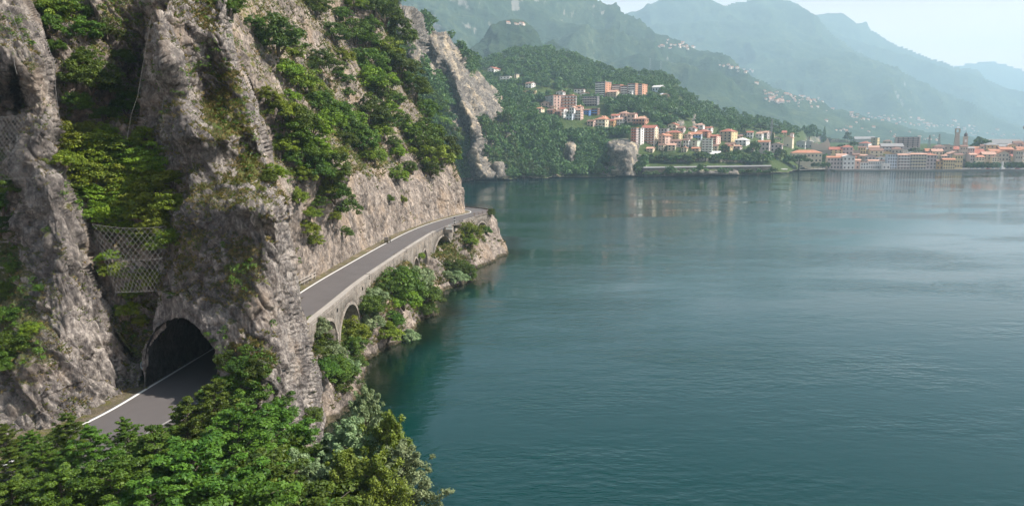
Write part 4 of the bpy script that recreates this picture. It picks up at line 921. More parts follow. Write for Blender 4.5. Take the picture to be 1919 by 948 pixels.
def roof_mesh(kind, w, d, h, rise, m):
    mb = MB(); e = 0.7; x0, x1, y0, y1 = -w - e, e, -e, d + e
    if kind == 'flat':
        mb.box(-w - .35, .35, -.35, d + .35, h, h + 0.5)
    elif kind == 'hip':
        k = min(w, d) / 2 + e * .6
        if w >= d: r0, r1 = (x0 + k, (y0 + y1) / 2), (x1 - k, (y0 + y1) / 2)
        else: r0, r1 = ((x0 + x1) / 2, y0 + k), ((x0 + x1) / 2, y1 - k)
        v = [(x0, y0, h), (x1, y0, h), (x1, y1, h), (x0, y1, h), (r0[0], r0[1], h + rise), (r1[0], r1[1], h + rise)]
        f = [(0, 1, 5, 4), (1, 2, 5), (2, 3, 4, 5), (3, 0, 4)] if w >= d else [(0, 1, 4), (1, 2, 5, 4), (2, 3, 5), (3, 0, 4, 5)]
        mb.add(v, f + [(0, 3, 2, 1)])
    else:                                        # gable: 'gx' ridge along the front, 'gy' ridge going back
        if kind == 'gx': v = [(x0, y0, h - .2), (x1, y0, h - .2), (x1, (y0 + y1) / 2, h + rise), (x0, (y0 + y1) / 2, h + rise), (x0, y1, h - .2), (x1, y1, h - .2)]
        else: v = [(x0, y0, h - .2), (x0, y1, h - .2), ((x0 + x1) / 2, y1, h + rise), ((x0 + x1) / 2, y0, h + rise), (x1, y0, h - .2), (x1, y1, h - .2)]
        v2 = [(a, b_, c + 0.28) for a, b_, c in v]
        mb.add(v + v2, [(0, 1, 2, 3), (3, 2, 5, 4), (6, 9, 8, 7), (9, 10, 11, 8), (0, 6, 7, 1), (4, 5, 11, 10), (0, 3, 9, 6), (3, 4, 10, 9), (1, 7, 8, 2), (2, 8, 11, 5)])
    me = mb.mesh('roof'); me.materials.append(m); return me
HOUSES = 0
def house(px, py, wf, ws, hp, wall_, rk, rc, nf, nb, label, balc=None, theta=32, cat='house', ns=2, side=None, rise=None, chim=1, Yfix=None, group='houses of the lakeside town', zfix=None, win='window'):
    global HOUSES
    if Yfix is not None:
        P = Vector(PY(px, py, Yfix))
    else:
        P, _, _ = hit(px, py)
        if P is None: return None
    th = R(theta); Y = P.y; k = Y / F
    w = wf * k / math.cos(th); d = ws * k / max(0.25, math.sin(th)); d = max(d, 5.0); h = hp * k
    root = empty(cat.replace(' ', '_') if cat != 'house' else 'house', P, -th); tag(root, label, cat, group); HOUSES += 1
    mb = MB().box(-w, 0, 0, d, -5, h)
    rise = rise if rise is not None else (0.22 * min(w, d) if rk != 'flat' else 0)
    if rk == 'gx':
        for x in (-w, 0): mb.add([(x, 0, h), (x, d, h), (x, d / 2, h + rise)], [(0, 1, 2)])
    if rk == 'gy':
        for y in (0, d): mb.add([(-w, y, h), (0, y, h), (-w / 2, y, h + rise)], [(0, 1, 2)])
    me = mb.mesh('wall'); me.materials.append(wallm(wall_)); part(root, 'wall', me)
    if side:
        me = MB().box(0.02, 0.12, 0.05, d - 0.05, -4, h - 0.1).mesh('side_wall'); me.materials.append(wallm(side)); part(root, 'side_wall', me)  # end wall skin; on several blocks it holds the sunlit tone
    rf = part(root, 'roof', roof_mesh(rk, w, d, h, rise, roofm(rc)))
    for c in range(chim):
        x = -w * (0.3 + 0.4 * c); part(rf, 'chimney', chimney_me(), (x, d * 0.55, h + (rise * 0.55 if rk != 'flat' else 0.3)))
    fh = h / nf
    xo = 0.12 if side else 0.0
    for f in range(nf):
        z = f * fh + fh * 0.28
        for b_ in range(nb): part(root, 'window', winmesh(min(1.5, w / nb * .45), min(1.7, fh * .52), 'x', M_glass), (-w * (b_ + 0.5) / nb, 0, z))
        for b_ in range(ns): part(root, 'window', winmesh(min(1.3, d / max(ns, 1) * .4), min(1.7, fh * .5), 'y', M_glass), (xo, d * (b_ + 0.5) / ns, z))
        if balc and f > 0:
            mb = MB().box(-w * 0.94, -w * 0.06, -1.3, -0.02, f * fh - 0.1, f * fh + 0.08).box(-w * 0.94, -w * 0.06, -1.34, -1.24, f * fh + 0.08, f * fh + 1.0)
            me = mb.mesh('balcony'); me.materials.append(wallm(balc) if balc in PAL else M_rail); part(root, 'balcony', me)
    return root
_ch = []
def chimney_me():
    if not _ch:
        me = MB().box(-.4, .4, -.4, .4, -1, 1.3).box(-.5, .5, -.5, .5, 1.3, 1.5).mesh('chimney'); me.materials.append(wallm('cream')); _ch.append(me)
    return _ch[0]

H = house
# on the hill, upper left
H(926, 136, 12, 12, 7, 'white', 'gy', 'red', 2, 2, 'highest white house at the left end of the hill with dull red roofs')
H(955, 153, 18, 4, 9, 'white', 'flat', 'white', 2, 3, 'white two storey house just below the highest white house', balc='white', chim=0, theta=15)
H(968, 150, 4, 5, 10, 'cream', 'flat', 'grey', 3, 1, 'narrow cream tower house among trees on the upper hill', chim=0, ns=1)
H(996, 166, 11, 8, 9, 'white', 'gx', 'brown', 2, 2, 'white house with brown roof and chimneys above the flat grey roof', chim=2)
H(1004, 177, 34, 3, 7, 'yellow', 'flat', 'grey', 1, 4, 'low yellow building under a wide flat grey roof on the hill', theta=10, chim=0, cat='building')
H(1037, 206, 14, 44, 26, 'grey', 'flat', 'red', 5, 2, 'wide block of flats with orange red balconies and grey end wall', theta=68, ns=7, side='pink', chim=0, cat='apartment building')
H(1080, 208, 40, 3, 27, 'white', 'flat', 'red', 5, 7, 'front wing of the orange balcony block facing the lake', balc='orange', theta=8, chim=0, cat='apartment building')
H(1028, 202, 14, 9, 8, 'pink', 'gy', 'pale', 2, 2, 'small pink gabled house left below the orange balcony block')
H(1094, 178, 18, 5, 10, 'white', 'flat', 'brown', 2, 3, 'square white house with thin dark roof above the dark long block', theta=14, chim=0)
H(1119, 199, 32, 6, 17, 'dgrey', 'flat', 'grey', 4, 7, 'long dark block with grey roof right of the orange balcony block', balc='pinkgrey', theta=20, chim=0, cat='apartment building')
H(1134, 183, 17, 13, 28, 'dgrey', 'flat', 'grey', 7, 3, 'tallest brick block on the hill with orange end wall', balc='white', side='orange', theta=38, chim=1, cat='apartment building')  # shade put into the dark front colour, sunlight into the orange end
H(1155, 185, 16, 9, 12, 'tan', 'gx', 'pale', 3, 3, 'beige house with cream end wall in front of the brick blocks', side='cream', balc='tan')
H(1162, 178, 14, 8, 18, 'dgrey', 'flat', 'orange', 5, 2, 'first low brick block right of the tallest brick block', balc='white', side='orange', chim=0, cat='apartment building')  # stepped blocks: dark fronts painted as shaded, orange ends as sunlit
H(1176, 182, 12, 5, 20, 'dgrey', 'flat', 'orange', 5, 2, 'second stepped brick block, behind the bright white cube house', balc='white', side='orange', chim=0, cat='apartment building')
H(1190, 183, 13, 7, 25, 'dgrey', 'flat', 'orange', 6, 2, 'third stepped brick block, just left of the last orange ended block', balc='white', side='orange', chim=0, cat='apartment building')
H(1203, 182, 13, 13, 23, 'dgrey', 'flat', 'orange', 6, 2, 'last stepped brick block with a wide orange end wall', balc='white', side='orange', chim=0, cat='apartment building')
H(1184, 184, 4, 9, 12, 'white', 'flat', 'white', 3, 1, 'bright white cube house in front of the stepped brick blocks', chim=0)
H(1238, 178, 14, 10, 14, 'bluewhite', 'gx', 'white', 2, 3, 'pale grey house at the right end of the hill row')
H(1222, 184, 18, 6, 6, 'bluewhite', 'flat', 'white', 1, 4, 'low white annex left of the pale grey hill house', chim=0)
H(1250, 184, 12, 6, 6, 'brown', 'hip', 'brown', 1, 2, 'small brown roofed hut at the right end of the hill row', chim=0)
H(1036, 216, 10, 6, 9, 'brown', 'gx', 'brown', 2, 2, 'left dark brown chalet below the orange balcony block')
H(1050, 219, 11, 6, 9, 'brown', 'gx', 'brown', 2, 2, 'right dark brown chalet below the orange balcony block')
H(1056, 222, 3, 5, 10, 'white', 'gx', 'white', 2, 1, 'narrow white gable house right of the brown chalets', chim=0)
H(1072, 226, 11, 9, 12, 'bluewhite', 'flat', 'grey', 2, 2, 'blue grey villa with white gable left of the pink house', chim=0)
H(1088, 226, 9, 6, 19, 'pink', 'gx', 'pale', 4, 2, 'tall pink house left of the bright blue house', balc='white')
H(1104, 218, 11, 4, 11, 'blue', 'gx', 'brown', 3, 2, 'bright blue house beside the tall pink house', balc='blue', chim=0)
H(1120, 217, 11, 5, 13, 'brown', 'flat', 'grey', 3, 2, 'brown house with blue roof edge right of the bright blue house', balc='blue', chim=0)
H(1134, 244, 18, 12, 20, 'cream', 'hip', 'orange', 3, 3, 'cream villa with orange hip roof and balconies on the lower hill', balc='white')
H(1150, 240, 10, 7, 13, 'ochre', 'gx', 'red', 2, 2, 'ochre house right behind the cream villa with orange hip roof')
H(1112, 238, 11, 8, 10, 'pink', 'gx', 'brown', 2, 2, 'pinkish gabled house left of the cream villa with orange hip roof')
H(1166, 236, 14, 7, 12, 'white', 'gx', 'pale', 2, 3, 'white gabled house right of the ochre house')
H(1174, 219, 12, 8, 7, 'pink', 'hip', 'pale', 1, 2, 'small pink house with pale hip roof alone among dark trees')
H(1208, 236, 20, 10, 13, 'brick', 'hip', 'pale', 2, 4, 'brick villa with wide pale red hip roof above the white flats', balc='brick')
# lower right group
H(1192, 270, 9, 6, 29, 'pinkgrey', 'flat', 'orange', 6, 2, 'narrow balcony block at the left end of the white flats', balc='red', theta=30, chim=0, cat='apartment building')
H(1200, 272, 5, 8, 31, 'white', 'flat', 'grey', 7, 1, 'slim white stair tower between the balcony block and tall white flats', theta=40, chim=0, ns=1, cat='apartment building')
H(1226, 274, 22, 11, 33, 'white', 'gx', 'red', 7, 4, 'tall white flats with red roof and cream end wall', balc='brick', side='cream', theta=28, chim=2, cat='apartment building')
H(1250, 258, 16, 6, 16, 'grey', 'flat', 'grey', 3, 3, 'modern grey flat roofed building behind the tall white flats', chim=0, cat='building')
H(1246, 275, 10, 17, 20, 'pink', 'gy', 'orange', 4, 2, 'sunlit pink gable house right of the tall white flats', theta=50)
H(1272, 266, 22, 10, 17, 'yellow', 'hip', 'red', 4, 4, 'yellow house with steep red hip roof behind the pink gable house', balc='yellow')
H(1276, 276, 18, 4, 11, 'pinkgrey', 'gx', 'brown', 2, 3, 'low pinkish house right of the sunlit pink gable house', theta=18)
H(1290, 277, 9, 6, 14, 'white', 'gx', 'brown', 2, 2, 'white house with a green arched window left of the pale green block')
H(1314, 264, 22, 6, 12, 'bluewhite', 'gx', 'orange', 2, 4, 'white house with blue trim behind the pale green block', balc='blue', theta=20)
H(1306, 283, 10, 11, 19, 'palegreen', 'flat', 'grey', 4, 1, 'plain pale green flat roofed block above the dark bank', theta=45, chim=0, ns=0, cat='building')
H(1334, 288, 18, 6, 27, 'palegreen', 'flat', 'white', 6, 3, 'white terraced block with glass balconies right of the green block', balc='white', theta=18, chim=0, cat='apartment building')
H(1326, 260, 18, 12, 13, 'brick', 'hip', 'red', 3, 3, 'house with broad red hip roof behind the white terraced block')
H(1342, 274, 10, 14, 18, 'red', 'gx', 'red', 4, 2, 'red house with balconies between the terraced block and yellow villa', balc='pink', side='pink')
H(1370, 268, 18, 17, 21, 'tan', 'hip', 'red', 4, 3, 'large yellow villa with wide red hip roof right of the red house', side='yellow', theta=40, chim=2)  # yellow walls: front toned down to tan as its shaded side
H(1374, 281, 13, 7, 10, 'tan', 'gx', 'brown', 2, 2, 'small brown roofed house below the large yellow villa')
H(1398, 274, 18, 14, 11, 'white', 'hip', 'white', 2, 3, 'irregular white house right of the brown roofed house', chim=2)
H(1408, 256, 20, 5, 6, 'dgrey', 'flat', 'brown', 1, 5, 'long low dark building behind the irregular white house', theta=12, chim=0, cat='building')
H(1350, 296, 22, 6, 7, 'white', 'gx', 'white', 1, 3, 'low white restaurant roof below the terraced block', chim=0, theta=12, cat='building')
# church, convent, waterfront
H(1484, 279, 14, 9, 20, 'cream', 'gy', 'orange', 1, 1, 'small cream chapel with a square belfry on the terrace', theta=30, chim=0, cat='church', ns=1, group=None)
_b = H(1486, 263, 5, 4, 12, 'white', 'gy', 'orange', 1, 1, 'white square belfry rising behind the cream chapel', theta=30, chim=0, cat='belfry', ns=1, group=None, Yfix=895)
H(1474, 256, 17, 4, 7, 'yellow', 'gx', 'red', 2, 3, 'yellow house with red roof among trees behind the chapel', theta=14)
H(1508, 279, 13, 5, 13, 'grey', 'gy', 'grey', 1, 2, 'left grey gabled house between the chapel and stone ruin', chim=0)
H(1522, 279, 12, 5, 13, 'grey', 'gy', 'white', 1, 2, 'right grey gabled house between the chapel and stone ruin', chim=0)
H(1540, 305, 52, 6, 18, 'cream', 'hip', 'orange', 2, 8, 'long cream villa with orange hip roof behind the umbrella pine', theta=12, chim=0, Yfix=800)
H(1579, 317, 28, 3, 21, 'pinkgrey', 'gx', 'orange', 3, 5, 'pinkish waterfront house with orange roof', theta=6, Yfix=806, cat='house', chim=0)
H(1601, 318, 21, 3, 24, 'white', 'gy', 'white', 3, 3, 'white gabled waterfront house with blue grey painted windows', theta=5, Yfix=802, chim=0)
H(1612, 317, 10, 2, 16, 'pink', 'gx', 'pale', 2, 1, 'small pink house beside the white gabled waterfront house', theta=5, Yfix=806, chim=0, ns=0)
H(1627, 317, 14, 2, 12, 'white', 'flat', 'pale', 2, 3, 'left white corner pavilion of the arcaded building', theta=5, Yfix=803, chim=0, ns=0)
H(1656, 317, 28, 2, 15, 'white', 'gx', 'pale', 2, 7, 'low arcaded waterfront building with a pale red roof', theta=4, Yfix=810, chim=0, ns=0)
H(1668, 318, 14, 2, 10, 'white', 'flat', 'white', 1, 2, 'right white corner pavilion of the arcaded building', theta=4, Yfix=800, chim=0, ns=0)
H(1680, 318, 17, 3, 28, 'bluewhite', 'flat', 'brown', 5, 4, 'bluish white hotel at the left of the tall waterfront row', theta=5, Yfix=806, chim=0, cat='hotel', ns=0)
H(1704, 318, 22, 2, 27, 'pinkgrey', 'gx', 'pale', 5, 4, 'grey pink balcony house right of the bluish hotel', balc='white', theta=4, Yfix=804, ns=0)
H(1735, 318, 30, 2, 28, 'grey', 'gx', 'pale', 5, 6, 'wide grey balcony house with awnings in the waterfront row', balc='cream', theta=4, Yfix=803, ns=0, chim=2)
H(1754, 317, 18, 2, 26, 'pinkgrey', 'hip', 'orange', 4, 3, 'pinkish house with red roof at the right end of the balcony row', theta=4, Yfix=804, ns=0)
H(1767, 318, 12, 2, 16, 'ochre', 'gx', 'brown', 2, 2, 'small tan house between the balcony row and the yellow house', theta=4, Yfix=802, ns=0, chim=0)
H(1789, 318, 21, 3, 18, 'yellow', 'gx', 'orange', 3, 5, 'sunny yellow waterfront house with orange roof', theta=4, Yfix=799, ns=1)
H(1803, 315, 14, 3, 24, 'yellow', 'gx', 'brown', 3, 3, 'taller yellow house behind the right end of the quay row', theta=6, Yfix=815, ns=1)
H(1626, 284, 12, 12, 15, 'grey', 'hip', 'red', 2, 1, 'white house with dark red roof on the slope above the arcades', side='white', theta=45)  # white walls: shade put into the grey of the front
H(1640, 272, 34, 5, 11, 'grey', 'gx', 'grey', 1, 6, 'long grey roofed shed on the slope above the arcades', theta=14, chim=0, cat='building')
H(1643, 279, 8, 8, 20, 'tan', 'flat', 'grey', 4, 1, 'yellow ended block behind the white house with dark red roof', side='yellow', theta=45, chim=0)  # tan front carries painted shade, yellow end the sunlit tone
H(1692, 292, 36, 6, 17, 'pinkgrey', 'gx', 'grey', 3, 6, 'broad grey gabled block in front of the big brown roofed block', theta=14, balc='white', cat='apartment building')
H(1724, 277, 38, 10, 19, 'pinkgrey', 'flat', 'dark', 5, 5, 'big block with thick dark brown roof band above the waterfront', theta=22, balc='dgrey', chim=0, cat='apartment building', Yfix=930)
H(1670, 274, 12, 6, 9, 'tan', 'hip', 'brown', 2, 2, 'small brown roofed house left of the big brown banded block')
for x, y, wf, ws, hp, c, rk, rc, lb in [
    (1760, 296, 22, 6, 12, 'pinkgrey', 'gx', 'orange', 'red roofed house behind the right end of the balcony row'), (1785, 292, 26, 6, 10, 'tan', 'gx', 'pale', 'old tiled roof house at the foot of the tall brick tower'),
    (1812, 290, 22, 8, 10, 'stone', 'gx', 'red', 'old tiled house at the foot of the clock tower'), (1846, 288, 34, 6, 8, 'tan', 'gx', 'orange', 'long orange roofed house left of the round dark cedar'),
    (1850, 304, 34, 8, 13, 'palegreen', 'gx', 'red', 'pale green house with red roof behind the clipped trees'), (1874, 300, 16, 8, 16, 'cream', 'gx', 'orange', 'cream house with orange roof behind the monument'),
    (1836, 296, 14, 8, 12, 'stone', 'hip', 'red', 'dark red hip roofed house left of the pale green house'), (1898, 298, 20, 8, 17, 'brown', 'gx', 'orange', 'brown house with long orange roof at the right edge'),
    (1916, 304, 16, 8, 10, 'yellow', 'gx', 'red', 'yellow green house at the right edge behind the clipped trees'), (1930, 292, 20, 8, 12, 'tan', 'gx', 'orange', 'house cut by the right picture edge with orange roof')]:
    H(x, y, wf, ws, hp, c, rk, rc, 2, 4, lb, theta=16)
H(1915, 279, 56, 4, 9, 'dgrey', 'gx', 'grey', 1, 10, 'long grey industrial hall behind the cedar at the right edge', theta=8, chim=0, cat='industrial hall', Yfix=1010, rise=6)

rh = random.Random(3)
FILL = [('first roof row behind the quay houses', 306, 845, 1570, 1660, 5), ('second roof row above the arcaded building', 296, 868, 1560, 1690, 7), ('roof row under the big brown banded block', 299, 860, 1700, 1800, 6), ('crowded roofs between the quay row and the towers', 291, 880, 1740, 1840, 7), ('crowded roofs behind the clipped trees', 301, 858, 1815, 1935, 8), ('roofs below the long industrial hall', 287, 905, 1840, 1935, 6), ('slope between the ruin and the grey shed', 288, 872, 1555, 1650, 4), ('slope left of the chapel', 268, 930, 1400, 1470, 4), ('foot of the hill below the yellow villa', 284, 780, 1340, 1470, 5)]
for nm, py, Y, xa, xb, n in FILL:
    for i in range(n):
        x = xa + (xb - xa) * (i + .5) / n + rh.uniform(-3, 3); w_ = rh.uniform(9, 22)
        H(x + w_ / 2, py + rh.uniform(-2, 2), w_, rh.uniform(4, 8), rh.uniform(6, 17), rh.choice(['cream', 'pink', 'tan', 'pinkgrey', 'stone', 'white', 'yellow']), rh.choice(['gx', 'gx', 'hip', 'gy']), rh.choice(['orange', 'red', 'pale', 'brown', 'grey', 'brown', 'pale']), 2, 3,
          f"tiled house in the {nm}, {ORD[i]}{' from left' if i else ''}", theta=rh.uniform(8, 30), chim=1, Yfix=Y + rh.uniform(-12, 12), ns=1)
FILL2 = [('lane below the orange balcony block', 213, 1008, 1100, 5), ('upper lane right of the cream villa', 229, 1130, 1215, 5), ('lane above the red hip roofs', 248, 1255, 1345, 5), ('front row above the dark far bank', 285, 1215, 1420, 10), ('hill lane left of the tallest brick block', 186, 1040, 1115, 3), ('slope right of the large yellow villa', 263, 1388, 1445, 4), ('row beside the tall white flats', 262, 1205, 1300, 5)]
for nm, py, xa, xb, n in FILL2:
    for i in range(n):
        x = xa + (xb - xa) * (i + .5) / n + rh.uniform(-4, 4); w_ = rh.uniform(8, 16)
        H(x, py + rh.uniform(-3, 3), w_, rh.uniform(4, 9), rh.uniform(7, 14), rh.choice(['cream', 'pink', 'tan', 'white', 'white', 'yellow', 'pinkgrey']), rh.choice(['gx', 'hip', 'gy']), rh.choice(['red', 'pale', 'orange', 'brown', 'pale']), 2, 2,
          f"small house in the {nm}, {ORD[i]}{' from left' if i else ''}", theta=rh.uniform(15, 40), chim=1, ns=1)
# towers
def tower(px, py, Y, hp, r0, r1, wallc, label, kind):
    P = Vector(PY(px, py, Y)); k = Y / F; h = hp * k; root = empty('brick_tower' if kind == 'chim' else 'clock_tower', P, R(-20)); tag(root, label, 'tower', None)
    m = wallm(wallc); r0 *= k; r1 *= k
    def fr(mb, ra, rb, z0, z1): return mb.add([(-ra, -ra, z0), (ra, -ra, z0), (ra, ra, z0), (-ra, ra, z0), (-rb, -rb, z1), (rb, -rb, z1), (rb, rb, z1), (-rb, rb, z1)], [(0, 3, 2, 1), (4, 5, 6, 7), (0, 1, 5, 4), (1, 2, 6, 5), (2, 3, 7, 6), (3, 0, 4, 7)])
    a = fr(MB(), r0, r1, -6, h * .8); me = a.mesh('shaft'); me.materials.append(m); part(root, 'shaft', me)
    if kind == 'chim':
        mb = MB(); fr(mb, r1 * 1.25, r1 * 1.25, h * .8, h * .83); fr(mb, r1 * 1.2, r1 * 1.2, h * .96, h)
        for sx in (-1, 1):
            for sy in (-1, 1): mb.box(sx * r1 - .5, sx * r1 + .5, sy * r1 - .5, sy * r1 + .5, h * .83, h * .96)
        me = mb.mesh('belfry'); me.materials.append(m); part(root, 'belfry', me)
    else:
        mb = MB(); fr(mb, r1 * 1.2, r1 * 1.2, h * .8, h * .83); me = mb.mesh('cornice'); me.materials.append(m); part(root, 'cornice', me)
        mb = MB().lathe([(r1 * .8, h * .83), (r1 * .85, h * .9), (r1 * .95, h * .94), (r1 * .6, h * 1.0), (r1 * .15, h * 1.05), (0.08, h * 1.16)], 10); me = mb.mesh('cupola'); me.materials.append(roofm('dark')); part(root, 'cupola', me)
        me = MB().box(-r1 * .5, r1 * .5, -r1 - 0.12, -r1, h * .5, h * .65).mesh('clock_face'); me.materials.append(wallm('white')); part(root, 'clock_face', me)
    return root
tower(1791.5, 283, 930, 41, 5.0, 3.2, 'stone', 'tall tapering stone tower with an open top above the old town roofs', 'chim')
tower(1807.5, 283, 925, 32, 3.6, 3.4, 'stone', 'shorter tower with clock and dark cupola right of the tall tower', 'clock')

# quay, lakeside road, terrace, ruin
def tagbox(name, px0, py0, Y0, px1, py1, Y1, z0, z1, th, mat, label, cat, top=None):
    a, b_ = PY(px0, py0, Y0), PY(px1, py1, Y1); d = np.array([b_[0] - a[0], b_[1] - a[1]]); L_ = np.hypot(*d)
    o = MB().box(0, L_, 0, th, z0, z1).build(name, mat); o.location = (a[0], a[1], 0); o.rotation_euler = (0, 0, math.atan2(d[1], d[0]))
    tag(o, label, cat) if cat else tag(o, None, None, None, 'structure'); return o
M_quay = plain('quay_stone', (0.15, 0.14, 0.13), 0.9, var=0.3, scale=0.2)
tagbox('quay_wall', 1566, 320, 790, 1812, 320, 793, -2, 1.7, 14, M_quay, 'long dark stone quay wall in front of the waterfront houses', 'quay wall')
tagbox('quay_wall', 1806, 320, 806, 2250, 320, 806, -2, 1.5, 20, M_quay, 'quay wall below the clipped trees and monument at the right', 'quay wall')
M_bankwall = rock_mat('bank_masonry', 2.5, base=((0.018, 0.018, 0.015), (0.05, 0.046, 0.04), (0.13, 0.115, 0.1)), warmamt=0.1, up0=2)
tagbox('retaining_wall', 1206, 316, 650, 1445, 320, 700, -1.5, 8.0, 9, M_bankwall, 'long dark retaining wall along the far shore below the lakeside road', 'retaining wall')
tagbox('parapet', 1206, 316, 649.5, 1445, 320, 699.5, 8.0, 9.1, 0.6, plain('far_parapet', (0.42, 0.41, 0.42), 0.8), 'pale parapet line of the lakeside road on the far shore', 'parapet')
tagbox('terrace_wall', 1462, 281, 872, 1612, 283, 872, 14, 21.2, 2, plain('terrace_stone', (0.27, 0.24, 0.21), 0.9, var=.3), 'long stone terrace wall below the chapel', 'wall')
tagbox('jetty_roof', 1436, 316, 740, 1476, 316, 748, 3.2, 4.2, 6, plain('jetty_white', (0.6, 0.58, 0.55), 0.7), 'pale flat roof of the boathouse at the shore', 'boathouse roof')
ru = empty('stone_ruin', Vector(PY(1538, 279, 893))); tag(ru, 'broken pale stone wall of a ruin right of the grey gabled houses', 'ruin')
mb = MB(); xs_ = np.linspace(-11, 11, 14); hs = [7.5, 8, 6, 7, 7.5, 5, 6, 6.5, 7, 7.5, 9, 12, 9, 5]
for i in range(13): mb.add([(xs_[i], 0, -3), (xs_[i + 1], 0, -3), (xs_[i + 1], 0, hs[i + 1]), (xs_[i], 0, hs[i]), (xs_[i], 1.2, -3), (xs_[i + 1], 1.2, -3), (xs_[i + 1], 1.2, hs[i + 1]), (xs_[i], 1.2, hs[i])], [(0, 1, 2, 3), (5, 4, 7, 6), (3, 2, 6, 7), (1, 0, 4, 5)])
me = mb.mesh('broken_wall'); me.materials.append(wallm('stone')); part(ru, 'broken_wall', me)
# monument
mo = empty('monument', Vector(PY(1877.5, 319, 812))); tag(mo, 'tall white column monument standing between the clipped trees', 'monument')
me = MB().box(-3, 3, -3, 3, 0, 1.0).box(-1.8, 1.8, -1.8, 1.8, 1.0, 3.2).mesh('pedestal'); me.materials.append(wallm('white')); part(mo, 'pedestal', me)
me = MB().lathe([(1.0, 3.2), (0.8, 8.6), (1.15, 8.8), (1.15, 9.2)], 12).mesh('column'); me.materials.append(wallm('white')); part(mo, 'column', me)
# mast with round tank
ma = empty('water_tower', Vector(PY(1917, 285, 900))); tag(ma, 'slim mast with a round head cut by the right picture edge', 'mast')
me = MB().tube([(0, 0, -5), (0, 0, 27)], [0.55, 0.4], 8).mesh('mast'); me.materials.append(wallm('grey')); part(ma, 'mast', me)
me = MB().lathe([(0.3, 26), (1.8, 27), (2.6, 28.5), (2.4, 30), (1.2, 31.2), (0.2, 31.5)], 14).mesh('tank'); me.materials.append(wallm('grey')); part(ma, 'tank', me)
# pylons
def pylon(px, py, hp, label, Y=None):
    P = hit(px, py)[0] if Y is None else Vector(PY(px, py, Y)); k = P.y / F; h = hp * k; root = empty('pylon', P, R(20)); tag(root, label, 'pylon', 'power pylons'); m = plain('galvanised', (0.16, 0.17, 0.17), 0.6)
    mb = MB(); b_ = h * .09
    for sx in (-1, 1):
        for sy in (-1, 1): mb.tube([(sx * b_, sy * b_, -3), (sx * .3, sy * .3, h)], .28, 4)
    for i in range(6):
        z0, z1 = h * i / 6, h * (i + 1) / 6; w0, w1 = b_ * (1 - i / 6) + .3, b_ * (1 - (i + 1) / 6) + .3
        for s in (-1, 1): mb.tube([(-w0, s * w0, z0), (w1, s * w1, z1)], .12, 3); mb.tube([(w0, s * w0, z0), (-w1, s * w1, z1)], .12, 3)
    me = mb.mesh('lattice'); me.materials.append(m); part(root, 'lattice', me)
    for z, w in ((h * .95, h * .12), (h * .85, h * .16), (h * .75, h * .12)):
        me = MB().tube([(-w, 0, z), (w, 0, z)], .2, 4).mesh('crossarm'); me.materials.append(m); part(root, 'crossarm', me)
pylon(1218, 139, 28, 'left lattice pylon standing on the ridge of the wooded hill')
pylon(1238, 141, 25, 'right lattice pylon standing on the ridge of the wooded hill')
pylon(1445, 262, 38, 'lattice pylon left of the chapel rising from the trees')
pylon(1741, 276, 22, 'left thin pylon right of the big brown banded block', 1020)
pylon(1759, 276, 24, 'right thin pylon right of the big brown banded block', 1040)
# parked cars on the promenade
def car_mesh(c):
    mb = MB().add([(-2.1, -.85, .35), (2.1, -.85, .35), (2.1, .85, .35), (-2.1, .85, .35), (-2.15, -.85, .85), (2.1, -.85, .8), (2.1, .85, .8), (-2.15, .85, .85)], [(0, 3, 2, 1), (4, 5, 6, 7), (0, 1, 5, 4), (1, 2, 6, 5), (2, 3, 7, 6), (3, 0, 4, 7)])
    me = mb.mesh('body'); me.materials.append(c); return me
carm = [plain('car_white', (.75, .75, .75), .3), plain('car_silver', (.45, .46, .48), .3), plain('car_red', (.4, .05, .04), .3), plain('car_dark', (.05, .05, .07), .3)]
cab = MB().add([(-1.9, -.8, .85), (1.1, -.8, .82), (1.1, .8, .82), (-1.9, .8, .85), (-1.4, -.65, 1.45), (.3, -.65, 1.45), (.3, .65, 1.45), (-1.4, .65, 1.45)], [(4, 5, 6, 7), (0, 1, 5, 4), (1, 2, 6, 5), (2, 3, 7, 6), (3, 0, 4, 7)]).mesh('cabin'); cab.materials.append(M_glass)
whl = MB().lathe([(.32, -.1), (.32, .1)], 10).mesh('wheel'); whl.materials.append(plain('tyre', (.02, .02, .02), .9))
cb = [car_mesh(m) for m in carm]
cn = ['white', 'silver', 'red', 'dark']
crow = [(1488, 0), (1500, 1), (1511, 0), (1523, 2), (1536, 0), (1548, 1), (1560, 0), (1820, 0), (1833, 0), (1842, 1), (1851, 2), (1862, 0), (1889, 1), (1897, 0), (1906, 2), (1914, 0)]
CARLB = ['white car parked at the left end of the row by the umbrella pine', 'silver car between the two leftmost white cars by the umbrella pine', 'white car left of the red one below the cream villa', 'red car parked below the long cream villa', 'white car right of the red one below the cream villa',
         'silver car near the left pinkish waterfront house', 'white car at the right end of the row by the pinkish waterfront house', 'white car at the left end of the row under the clipped trees', 'second white car under the clipped trees', 'silver car under the clipped trees left of the monument', 'red car under the clipped trees left of the monument',
         'white car just left of the white monument', 'silver car just right of the white monument', 'white car second to the right of the monument', 'red car under the clipped trees right of the monument', 'white car nearest the right picture edge']
for (x, c), lb in zip(crow, CARLB):
    Y = 800 if x < 1600 else 812; P = Vector(PY(x, 318, Y)); 
    if x < 1600: h_ = hit(x, 313)[0]; P = h_ if h_ is not None else P
    else: P.z = 1.5
    r_ = empty('parked_car', P, random.choice([0.1, 3.2])); tag(r_, lb, 'car', 'cars parked along the quay')
    part(r_, 'body', cb[c]); part(r_, 'cabin', cab)
    for wx_ in (-1.3, 1.3):
        for wy in (-.8, .8): w__ = part(r_, 'wheel', whl, (wx_, wy, .32)); w__.rotation_euler = (R(90), 0, 0)
